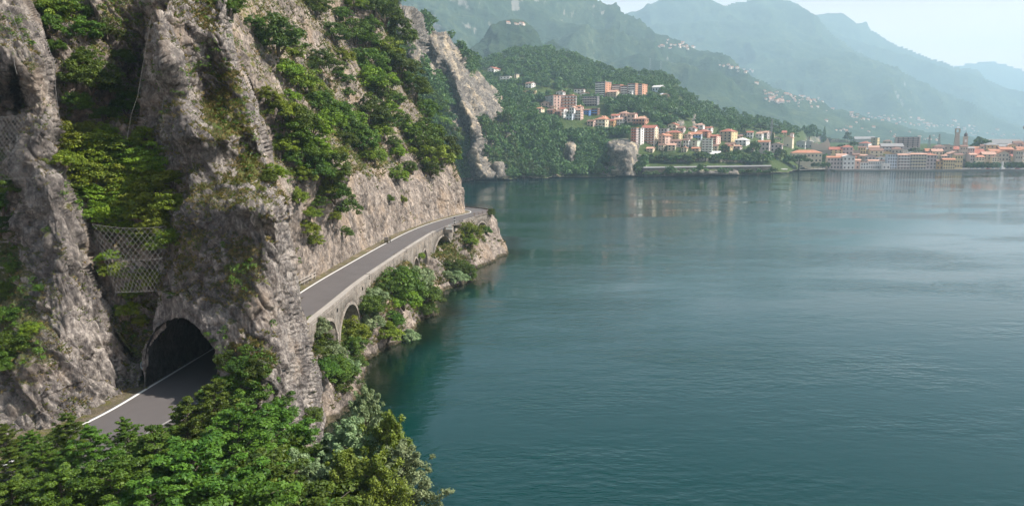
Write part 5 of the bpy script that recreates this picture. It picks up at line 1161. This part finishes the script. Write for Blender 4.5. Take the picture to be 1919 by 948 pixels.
# rowing boat by the shore
bo = empty('white_boat', Vector(PZ(1429, 326.5, 0.0)), 0.4); tag(bo, 'small white boat moored at the rocky shore below the trees', 'boat')
hull = MB(); sec = [(-3, .1, .9), (-2, .9, .7), (0, 1.15, .6), (1.6, .9, .7), (2.9, .12, .95)]
vs_ = []
for x, w, z in sec: vs_ += [(x, -w, z), (x, -w * .5, -.15), (x, w * .5, -.15), (x, w, z)]
hull.add(vs_, [(4 * i + q, 4 * i + 4 + q, 4 * i + 5 + q, 4 * i + 1 + q) for i in range(4) for q in range(3)] + [(0, 1, 2, 3)])
me = hull.mesh('hull'); me.materials.append(wallm('white')); part(bo, 'hull', me)
me = MB().box(-1, .8, -.6, .6, .5, 1.2).mesh('cabin'); me.materials.append(wallm('white')); part(bo, 'cabin', me)

# distant villages: each house small and alike
VG = []
fh = MB().box(-6, 6, -5, 5, -3, 5).mesh('far_house_wall'); fh.materials.append(plain('far_render', (0.70, 0.60, 0.53), .8))
frf = roof_mesh('gx', 12, 10, 5, 3.5, plain('far_tiles', (0.50, 0.22, 0.14), .9)); 
villages = [('scattered village high on the hazy mountainside', [(1238, 82), (1305, 88)], 22, 5), ('village below the high one on the mountainside', [(1350, 122), (1410, 137)], 16, 5), ('large village halfway up the mountainside', [(1440, 188), (1540, 186)], 46, 9), ('loose houses around the large mountain village', [(1400, 160), (1560, 215)], 26, 14),
            ('long village near the valley floor', [(1590, 217), (1790, 238)], 62, 8), ('last houses at the valley end', [(1780, 235), (1900, 258)], 26, 9), ('houses at the mountain foot behind the town', [(1560, 240), (1760, 262)], 22, 6), ('hilltop hamlet on the hazy knoll', [(952, 42), (990, 50)], 7, 4)]
rv = random.Random(5)
for nm, ((x0, y0), (x1, y1)), n, sp_ in villages:
    for i in range(n):
        t = rv.random(); px = x0 + (x1 - x0) * t + rv.gauss(0, 6); py = y0 + (y1 - y0) * t + rv.gauss(0, sp_ * .6)
        loc, nor, ob = hit(px, py)
        if loc is None or not ob.name.startswith('mountain'): continue
        r_ = empty('far_house', loc, rv.uniform(0, 3.1)); s = rv.uniform(.42, .72) * (loc.y / 2000) ** .5; r_.scale = (s * rv.uniform(.8, 1.5), s, s * rv.uniform(.7, 1.2))
        th_ = 'left end' if t < .33 else ('middle' if t < .67 else 'right end'); tag(r_, f'tiny house, {th_} of the {nm}', 'house', f'{th_} of the {nm}')
        part(r_, 'wall', fh); part(r_, 'roof', frf, (6, -5, 0))

# ---- distinct trees of the town
def far_tree(px, py, hp, wp, label, group=None, shape='round', Y=None, cat='tree', name='tree'):
    P = hit(px, py)[0] if Y is None else Vector(PY(px, py, Y))
    if P is None: return
    k = P.y / F; root = empty(name, P, random.uniform(0, 6.28)); h, w = hp * k, wp * k / 2
    tag(root, label, cat, group); me, tm = random.choice(FT)
    if shape == 'cone': me = CONE
    c = part(root, 'crown', me); t = part(root, 'trunk', tm)
    if shape == 'cone': c.scale = (w, w, h); c.location = (0, 0, 0.05 * h)
    elif shape == 'umbrella': c.scale = (w, w, h * .45); c.location = (0, 0, h * .55)
    else: c.scale = (w, w, h * .62); c.location = (0, 0, h * .36)
    t.location = (0, 0, h * .5); t.scale = (w * .7, w * .7, h * .55)
    return root
r = np.random.default_rng(9); CC = [(0.9 * (1 - t) * math.cos(a) * q, 0.9 * (1 - t) * math.sin(a) * q, t) for t, a, q in zip(np.linspace(0.02, .97, 70), r.random(70) * 6.28, r.random(70) ** .5)]
CONE = leafmesh('conifer_crown', CC, [0.22 * (1.1 - c[2]) + .03 for c in CC], 18, 0.09, 9, flat=.35, shell=.4, aspect=.7); CONE.materials.append(L_dark)
far_tree(1516, 268, 36, 34, 'huge round dark tree behind the grey gabled houses')
far_tree(1544, 267, 27, 13, 'dark pointed conifer right of the huge round tree', shape='cone')
far_tree(1588, 268, 22, 14, 'smaller round dark tree between the conifer and the grey shed')
far_tree(1838, 283, 26, 36, 'broad dark cedar right of the two towers', Y=950)
far_tree(1055, 318, 46, 5, 'slender cypress left of the pale shore rock', shape='cone', name='cypress')
far_tree(1497, 314, 24, 40, 'umbrella pine in front of the long cream villa', shape='umbrella', Y=775)
far_tree(1447, 285, 40, 13, 'tall dark conifer left of the chapel', shape='cone')
far_tree(1762, 292, 14, 14, 'round green tree between the waterfront row and the tall tower', Y=880)
far_tree(1714, 288, 12, 22, 'leafy tree in front of the big brown banded block', Y=895)
far_tree(1338, 215, 14, 6, 'thin pointed tree on the right end of the hill ridge', shape='cone')
for i, x in enumerate([1524, 1533, 1542, 1551]): far_tree(x, 315, 11, 11, 'clipped round tree in the short row left of the pinkish waterfront house', 'short row of clipped trees', Y=790)
for i, x in enumerate(list(range(1815, 1870, 9)) + list(range(1887, 1935, 9))): far_tree(x, 317, 14, 12, 'clipped tree in the long dark row along the promenade', 'clipped trees along the promenade', Y=818)
for x, y, h_, w_, lb in [(1424, 308, 22, 26, 'bushy tree on the shore left of the boathouse'), (1400, 308, 20, 24, 'rounded tree behind the rocky shore left of the bushy one'), (1380, 298, 20, 22, 'dark tree below the irregular white house'), (1358, 286, 16, 16, 'dark tree right of the white terraced block'),
                     (1412, 290, 26, 24, 'broad tree below the tall conifer left of the chapel'), (1462, 300, 24, 24, 'leafy tree below the chapel terrace'), (1478, 308, 18, 20, 'leafy tree left of the umbrella pine'), (1560, 290, 12, 24, 'dark hedge tree right of the long cream villa'), (1640, 298, 12, 40, 'dark trees above the arcaded building'),
                     (1600, 276, 12, 20, 'tree at the left end of the grey shed'), (1575, 282, 12, 20, 'tree below the small round dark tree'), (1395, 246, 14, 30, 'tree on the ridge behind the large yellow villa'), (1425, 246, 18, 30, 'dark tree on the ridge left of the yellow house'), (1452, 250, 16, 24, 'tree on the ridge beside the yellow house')]:
    far_tree(x, y, h_, w_, lb)

for i, x in enumerate([1214, 1228, 1250, 1262, 1290, 1312, 1330, 1352, 1366, 1390, 1404, 1422, 1436, 1448]):
    far_tree(x, 331 - (x - 1200) * 0.017 - 1, random.uniform(7, 13), random.uniform(12, 22), f'dark bush at the waterline below the far retaining wall, {ORD[i]}' + (' from left' if i else ''), 'bushes along the foot of the far retaining wall', Y=float(np.interp(x, [1206, 1445], [646, 696])), cat='bush', name='bush')
for i, x in enumerate(range(1206, 1440, 13)):
    far_tree(x + random.uniform(-3, 3), random.uniform(299, 307), random.uniform(12, 19), random.uniform(15, 24), f'dark tree on the bank above the far parapet, {ORD[i]}' + (' from left' if i else ''), 'trees on the bank above the far parapet')
# ---- woods: nearest trees one by one, the rest as one mass
boxes = []
for o in list(col.objects):
    if o.type == 'EMPTY' and o.get('category') in ('house', 'apartment building', 'building', 'church', 'hotel', 'industrial hall', 'car', 'ruin') and o.location.y < 1100: boxes.append(o.location.copy())
BX = np.array([[b_.x, b_.y] for b_ in boxes])
def proj(P):
    q = P - np.array([0, 0, CAMZ]); dp = q[:, 1] * cp - q[:, 2] * sp; return CX + F * q[:, 0] / dp, CY - F * (q[:, 1] * sp + q[:, 2] * cp) / dp
def wood(o, n, seed, rmin, rmax, dens=None, thr=0.3):
    r = np.random.default_rng(seed); P, N_, v = arrs(o); px, py = proj(P)
    w = np.where(v > thr, 1.0, 0.0) * (P[:, 2] > 1.5) * (px > 700) * (px < 1990)
    if dens is not None: w = w * dens(px, py)
    w = w * (P[:, 1] < 2000); w /= w.sum(); i = r.choice(len(P), n, p=w, replace=True)
    Q = P[i] + r.normal(size=(n, 3)) * np.array([1.5, 1.5, 0]); R_ = (rmin + (rmax - rmin) * r.random(n) ** 1.5)
    d = np.sqrt(((Q[:, None, :2] - BX[None]) ** 2 + 0).sum(-1)); dx = Q[:, None, 0] - BX[None, :, 0]; dy = Q[:, None, 1] - BX[None, :, 1]
    # keep a yard clear in front of every house, so the house is not swallowed
    bad = ((np.abs(dx + 3) < 9 + R_[:, None]) & (dy > -16) & (dy < 14)).any(1)
    return Q[~bad], R_[~bad]
def dT(px, py):
    open_ = [(1325, 317, 122, 9, .0), (1165, 298, 24, 30, .0), (1068, 292, 11, 24, .05), (968, 212, 30, 12, .0), (1385, 270, 60, 30, .25), (1700, 300, 260, 30, .03), (1560, 322, 120, 8, 0), (1660, 270, 260, 14, .12), (1085, 246, 35, 10, .15), (1150, 232, 60, 12, .3), (1030, 172, 40, 6, .3), (1300, 268, 95, 14, .05), (1240, 322, 80, 4, .2), (1290, 312, 110, 5, .35)]
    w = np.ones(px.shape)
    for x, y, a, b_, f in open_: w = np.where((np.abs(px - x) < a) & (np.abs(py - y) < b_), w * f, w)
    return w * np.where(px > 1500, .15, 1)
Qa, Ra = wood(hillT, 4300, 1, 3.2, 6.0, dT); Qb, Rb = wood(cliffE, 1700, 2, 2.8, 5.0)
Q = np.concatenate([Qa, Qb]); RR = np.concatenate([Ra, Rb]); px, py = proj(Q)
score = np.where((px > 900) & (px < 1380) & (py > 225) & (py < 330), Q[:, 1], 9e9); near = np.argsort(score)[:230]
WL = [(880, 930, 'right beside the foot of the pinnacle cliff'), (930, 965, 'between the pinnacle cliff and the small grey shore rock'), (965, 1005, 'right of the small grey shore rock'), (1005, 1045, 'left of the slender cypress'), (1045, 1085, 'around the pale rock beside the cypress'), (1085, 1130, 'between the cypress and the tall shore rock'), (1130, 1210, 'around the tall pale shore rock'), (1210, 1290, 'on the bank below the white flats'), (1290, 1400, 'on the bank below the terraced block')]
HB = [(225, 258, 'upper'), (258, 285, 'middle'), (285, 308, 'lower'), (308, 345, 'waterside')]
for i in near:
    root = empty('tree', Q[i], 0); nm = next((w_ for a, b_, w_ in WL if a <= px[i] < b_), WL[0][2]); hb = next((w_ for a, b_, w_ in HB if a <= py[i] < b_), 'upper')
    tag(root, f'{hb} tree in the wood {nm}', 'tree', f'{hb} trees {nm}')
    me, tm = FT[i % 5]; c = part(root, 'crown', me, (0, 0, RR[i] * .7)); c.scale = (RR[i], RR[i], RR[i] * random.uniform(.9, 1.4)); c.rotation_euler = (0, 0, i); t = part(root, 'trunk', tm, (0, 0, RR[i] * .6)); t.scale = (RR[i],) * 3
rest = np.setdiff1d(np.arange(len(Q)), near)
protos = []
for me, _ in FT:
    n_ = len(me.vertices); a = np.empty(n_ * 3, np.float32); me.vertices.foreach_get('co', a); l_ = np.empty(n_, np.float32); me.attributes['lf'].data.foreach_get('value', l_); protos.append((a.reshape(-1, 3), l_))
def mass(name, idx, label, thin):
    VV, LF = [], []; r = np.random.default_rng(3)
    for i in idx:
        a, l_ = protos[i % 5]; c, s = math.cos(i), math.sin(i); sel = np.repeat(r.random(len(a) // 4) < thin, 4); a = a[sel]; l2 = l_[sel]
        x = a[:, 0] * c - a[:, 1] * s; y = a[:, 0] * s + a[:, 1] * c; VV.append(np.stack([x * RR[i], y * RR[i], a[:, 2] * RR[i] * 1.15 + RR[i] * .6], -1) + Q[i]); LF.append(l2 * .5 + .5 * r.random())
    V = np.concatenate(VV); me = npmesh(name, V, np.arange(len(V)).reshape(-1, 4)); set_attr(me, 'lf', np.concatenate(LF)); o = link(name, me, L_far); tag(o, label, None, None, 'stuff')
mass('woodland', rest, 'dense dark green woodland covering the town hill and the back of the cliff', 0.5)

# ============================================================ SMALL THINGS ALONG THE ROAD
M_wire = plain('galvanised_wire', (0.13, 0.125, 0.12), 0.8, 0.0, var=0.05)
M_steel = plain('rusty_steel', (0.16, 0.11, 0.09), 0.7, var=0.3, scale=3)
def prisms(A, B, rad):
    A = np.asarray(A, float); B = np.asarray(B, float); t = B - A; t /= np.maximum(np.linalg.norm(t, axis=1, keepdims=True), 1e-6)
    u = np.cross(t, [0.3, 0.9, 0.1]); u /= np.maximum(np.linalg.norm(u, axis=1, keepdims=True), 1e-6); w = np.cross(t, u); V = []
    for E in (A, B):
        for k in range(3):
            a = 2.094 * k; V.append(E + rad * (u * math.cos(a) + w * math.sin(a)))
    V = np.stack(V, 1); n = len(A); base = (np.arange(n) * 6)[:, None]
    Fq = np.concatenate([base + np.array([[k, (k + 1) % 3, 3 + (k + 1) % 3, 3 + k]]) for k in range(3)])
    return V.reshape(-1, 3), Fq
def net(poly, target, step, off, rad, label, name='rockfall_net', smooth=3, cat='net'):
    poly = np.array(poly, float); x0, y0 = poly.min(0); x1, y1 = poly.max(0)
    xs_ = np.arange(x0, x1, step); ys_ = np.arange(y0, y1, step); px, py = np.meshgrid(xs_, ys_); ins = pip(px, py, poly)
    Yg = np.full(px.shape, np.nan)
    o3 = Vector((0, 0, CAMZ))
    for i in range(px.shape[0]):
        for j in range(px.shape[1]):
            if ins[i, j]:
                ok, l, n, f = target.ray_cast(o3, Vector(rays(px[i, j], py[i, j])).normalized())
                if ok: Yg[i, j] = l.y
    ok = ~np.isnan(Yg); med = np.nanmedian(Yg); Z = np.where(ok, Yg, med)
    for _ in range(smooth):                      # the mesh hangs taut from the highest points of the rock
        m = np.stack([np.roll(Z, s, a) for s in (1, -1) for a in (0, 1)]).mean(0); Z = np.where(ok, np.minimum(Z, m), Z)
    G = PY(px, py, Z - off); A, B = [], []
    for i in range(px.shape[0] - 1):
        for j in range(px.shape[1] - 1):
            if ok[i, j] and ok[i + 1, j + 1]: A.append(G[i, j]); B.append(G[i + 1, j + 1])
            if ok[i + 1, j] and ok[i, j + 1]: A.append(G[i + 1, j]); B.append(G[i, j + 1])
    A, B = np.array(A), np.array(B); L_ = np.linalg.norm(A - B, axis=1); k = L_ < 1.6
    V, Fq = prisms(A[k], B[k], rad); o = link(name, npmesh(name, V, Fq), M_wire); tag(o, label, cat, 'rockfall nets'); return o
net([(-10, 0), (60, 0), (104, 110), (118, 240), (150, 350), (170, 395), (150, 560), (80, 700), (60, 830), (-10, 850)], cliffA, 5.0, 0.25, 0.006, 'fine steel net draped over the left rock buttress')
net([(292, 40), (330, 60), (370, 180), (420, 250), (470, 340), (500, 380), (500, 560), (440, 640), (400, 600), (350, 585), (300, 600), (300, 480), (262, 400), (248, 300), (262, 140)], cliffB, 5.0, 0.25, 0.006, 'fine steel net covering the face of the tunnel cliff')
def panel(c, nx, ny, rad, label, posts=True):
    """a net panel hung between four corners, with a cable along its top"""
    c = [np.array(v, float) for v in c]; A, B = [], []
    def P(u, v): 
        q = (c[0] * (1 - u) + c[1] * u) * (1 - v) + (c[3] * (1 - u) + c[2] * u) * v; return q + np.array([0, -0.4 * math.sin(math.pi * u) * math.sin(math.pi * v), -0.25 * math.sin(math.pi * u) * (1 - v)])
    for i in range(nx):
        for j in range(ny):
            A += [P(i / nx, j / ny), P((i + 1) / nx, j / ny)]; B += [P((i + 1) / nx, (j + 1) / ny), P(i / nx, (j + 1) / ny)]
    root = empty('rockfall_fence', c[3]); tag(root, label, 'fence', 'rockfall fences'); V, Fq = prisms(A, B, rad)
    me = npmesh('net', V - c[3], Fq); me.materials.append(M_wire); part(root, 'net', me)
    for v in (0, .5, 1):
        mb = MB().tube([tuple(P(u, v) - c[3]) for u in np.linspace(0, 1, 9)], 0.02, 5); me = mb.mesh('cable'); me.materials.append(M_wire); part(root, 'cable', me)
    return root
panel([PY(172, 420, 58.6), PY(312, 424, 59.0), PY(300, 545, 57), PY(216, 548, 56.4)], 12, 9, 0.013, 'steel net fence strung across the gully above the tunnel mouth')
panel([PY(-30, 213, 57), PY(44, 214, 57), PY(42, 335, 56), PY(-30, 338, 56)], 10, 11, 0.012, 'steel net fence at the left picture edge beside the netted buttress')
def cable(pts, rad, label, name='steel_cable'):
    mb = MB().tube([tuple(PY(x, y, Y)) for x, y, Y in pts], rad, 5); o = mb.build(name, M_wire); tag(o, label, 'cable', 'cables holding the nets'); return o
cable([(8, 8, 62), (22, 70, 60.5), (27, 120, 59.5), (32, 140, 59)], 0.018, 'steel cable hanging at the far left over the netted buttress')
cable([(12, 5, 62), (40, 70, 60), (62, 115, 59)], 0.018, 'steel cable crossing the top of the netted buttress')
cable([(62, 42, 62.5), (88, 80, 61.5), (102, 120, 61), (104, 165, 60.5), (110, 215, 60), (118, 242, 59.8)], 0.016, 'bright steel cable along the right edge of the netted buttress')
cable([(284, 30, 66), (268, 120, 64), (258, 180, 62.5), (246, 215, 61.5), (238, 262, 61)], 0.009, 'steel cable running down the left edge of the tunnel cliff')

# striped marker post
mp_ = empty('striped_marker_post', Vector(PZ(852, 425, ROADZ))); tag(mp_, 'tall black and white striped marker post on the lake side of the road', 'marker post')
blk = plain('black_paint', (0.02, 0.02, 0.02), 0.5); wht = plain('white_paint', (0.75, 0.75, 0.72), 0.5)
for i in range(7):
    me = MB().box(-.16, .16, -.16, .16, .3 * i, .3 * i + .298).mesh('stripe'); me.materials.append(blk if i % 2 == 0 else wht); part(mp_, 'stripe', me)
pt = empty('concrete_planter', Vector(PZ(857, 427, ROADZ))); tag(pt, 'round dark rimmed concrete planter at the foot of the striped marker post', 'planter')
me = MB().lathe([(.7, 0), (1.0, .65), (1.05, .75), (.85, .75), (.8, .55), (.1, .5)], 16).mesh('bowl'); me.materials.append(M_conc); part(pt, 'bowl', me)
sg = empty('small_road_sign', Vector(PZ(843, 430, ROADZ))); tag(sg, 'small white plate on a short post at the end of the low lakeside wall', 'sign')
me = MB().tube([(0, 0, 0), (0, 0, .8)], .04, 8).mesh('post'); me.materials.append(M_wire); part(sg, 'post', me)
me = MB().box(-.35, .35, -.06, -.04, .55, 1.15).mesh('plate'); me.materials.append(wht); part(sg, 'plate', me)
me = MB().box(-.9, .5, -.3, .3, 0, .25).mesh('base_block'); me.materials.append(wht); part(sg, 'base_block', me)
# meter box by the rock
eb = empty('roadside_box', Vector(PZ(730, 455, ROADZ)) + Vector((-0.6, 0, 0)), 0.2); tag(eb, 'grey concrete box standing against the rock on the left of the road', 'utility box')
me = MB().box(-.4, .4, -.35, .35, 0, 1.0).mesh('cabinet'); me.materials.append(M_conc); part(eb, 'cabinet', me)
me = MB().box(-.45, .45, -.4, .4, 1.0, 1.07).mesh('lid'); me.materials.append(M_conc); part(eb, 'lid', me)
bo_ = MB().lathe([(.12, 0), (.06, 1.1), (.04, 1.15)], 8).build('bollard', blk); bo_.location = Vector(PZ(734, 454, ROADZ)) + Vector((-.3, 0, 0)); tag(bo_, 'thin dark post beside the grey concrete box at the rock wall', 'post')
# low wooden fence at the foot of the wall near the tunnel exit
wf_ = empty('wooden_fence', (-28.6, 99, ROADZ)); tag(wf_, 'short weathered wooden fence at the rock foot just beyond the tunnel cliff', 'fence')
for i in range(7):
    me = MB().box(-.08, .08, -.08, .08, -.1, 1.05).mesh('post'); me.materials.append(plain('grey_wood', (.30, .27, .24), .9)); part(wf_, 'post', me, (.12 * i, 1.5 * i - 4, 0))
for z in (.5, .92):
    me = MB().box(-.04, .04, -4.2, 5.2, z - .06, z + .06).mesh('rail'); me.materials.append(plain('grey_wood', (.30, .27, .24), .9)); r_ = part(wf_, 'rail', me, (.4 if z else 0, 0, 0)); r_.rotation_euler = (0, 0, -.08)
# pole right of the tunnel mouth
pl_ = empty('metal_pole', (-21.9, 55.3, ROADZ)); tag(pl_, 'thin pale metal pole at the right side of the tunnel mouth', 'pole')
me = MB().tube([(0, 0, 0), (0, 0, 2.4)], .05, 8).mesh('shaft'); me.materials.append(M_wire); part(pl_, 'shaft', me)
me = MB().box(-.14, .14, -.06, .06, 2.3, 2.42).mesh('cap'); me.materials.append(M_wire); part(pl_, 'cap', me)
# railing round the headland
cl = centreline(6.05); rl = empty('roadside_railing', (cl[176][0], cl[176][1], ROADZ)); tag(rl, 'dark metal railing with netting round the outside of the far bend', 'railing')
seg = [(x, y) for x, y in cl[172:236]]; o0 = Vector((cl[176][0], cl[176][1], 0))
for i in range(0, len(seg), 3):
    me = MB().tube([(0, 0, -.2), (0, 0, 1.15)], .045, 6).mesh('post'); me.materials.append(M_steel); part(rl, 'post', me, (seg[i][0] - o0.x, seg[i][1] - o0.y, 0))
for z in (.35, .75, 1.12):
    me = MB().tube([(x - o0.x, y - o0.y, z) for x, y in seg], .04, 5).mesh('rail'); me.materials.append(M_steel); part(rl, 'rail', me)
kb = MB(); n_ = len(seg)
kb.add([(x + dx, y, z) for x, y in seg for dx, z in ((-.2, ROADZ - .6), (.2, ROADZ - .6), (.2, ROADZ + .3), (-.2, ROADZ + .3))], [(4 * i + q, 4 * i + 4 + q, 4 * i + 4 + (q + 1) % 4, 4 * i + (q + 1) % 4) for i in range(n_ - 1) for q in range(4)])
o = kb.build('bend_wall', M_conc); tag(o, 'low grey wall carrying the railing round the far bend', 'wall')
lp = empty('bend_lamp_post', Vector((cl[206][0], cl[206][1], ROADZ))); tag(lp, 'short post with a small pale head on the far bend of the road', 'post')
me = MB().tube([(0, 0, 0), (0, 0, 1.9)], .05, 6).mesh('shaft'); me.materials.append(M_steel); part(lp, 'shaft', me)
me = MB().lathe([(.05, 1.85), (.2, 1.95), (.2, 2.15), (.05, 2.25)], 8).mesh('head'); me.materials.append(wht); part(lp, 'head', me)
HAZE.hide_viewport = False
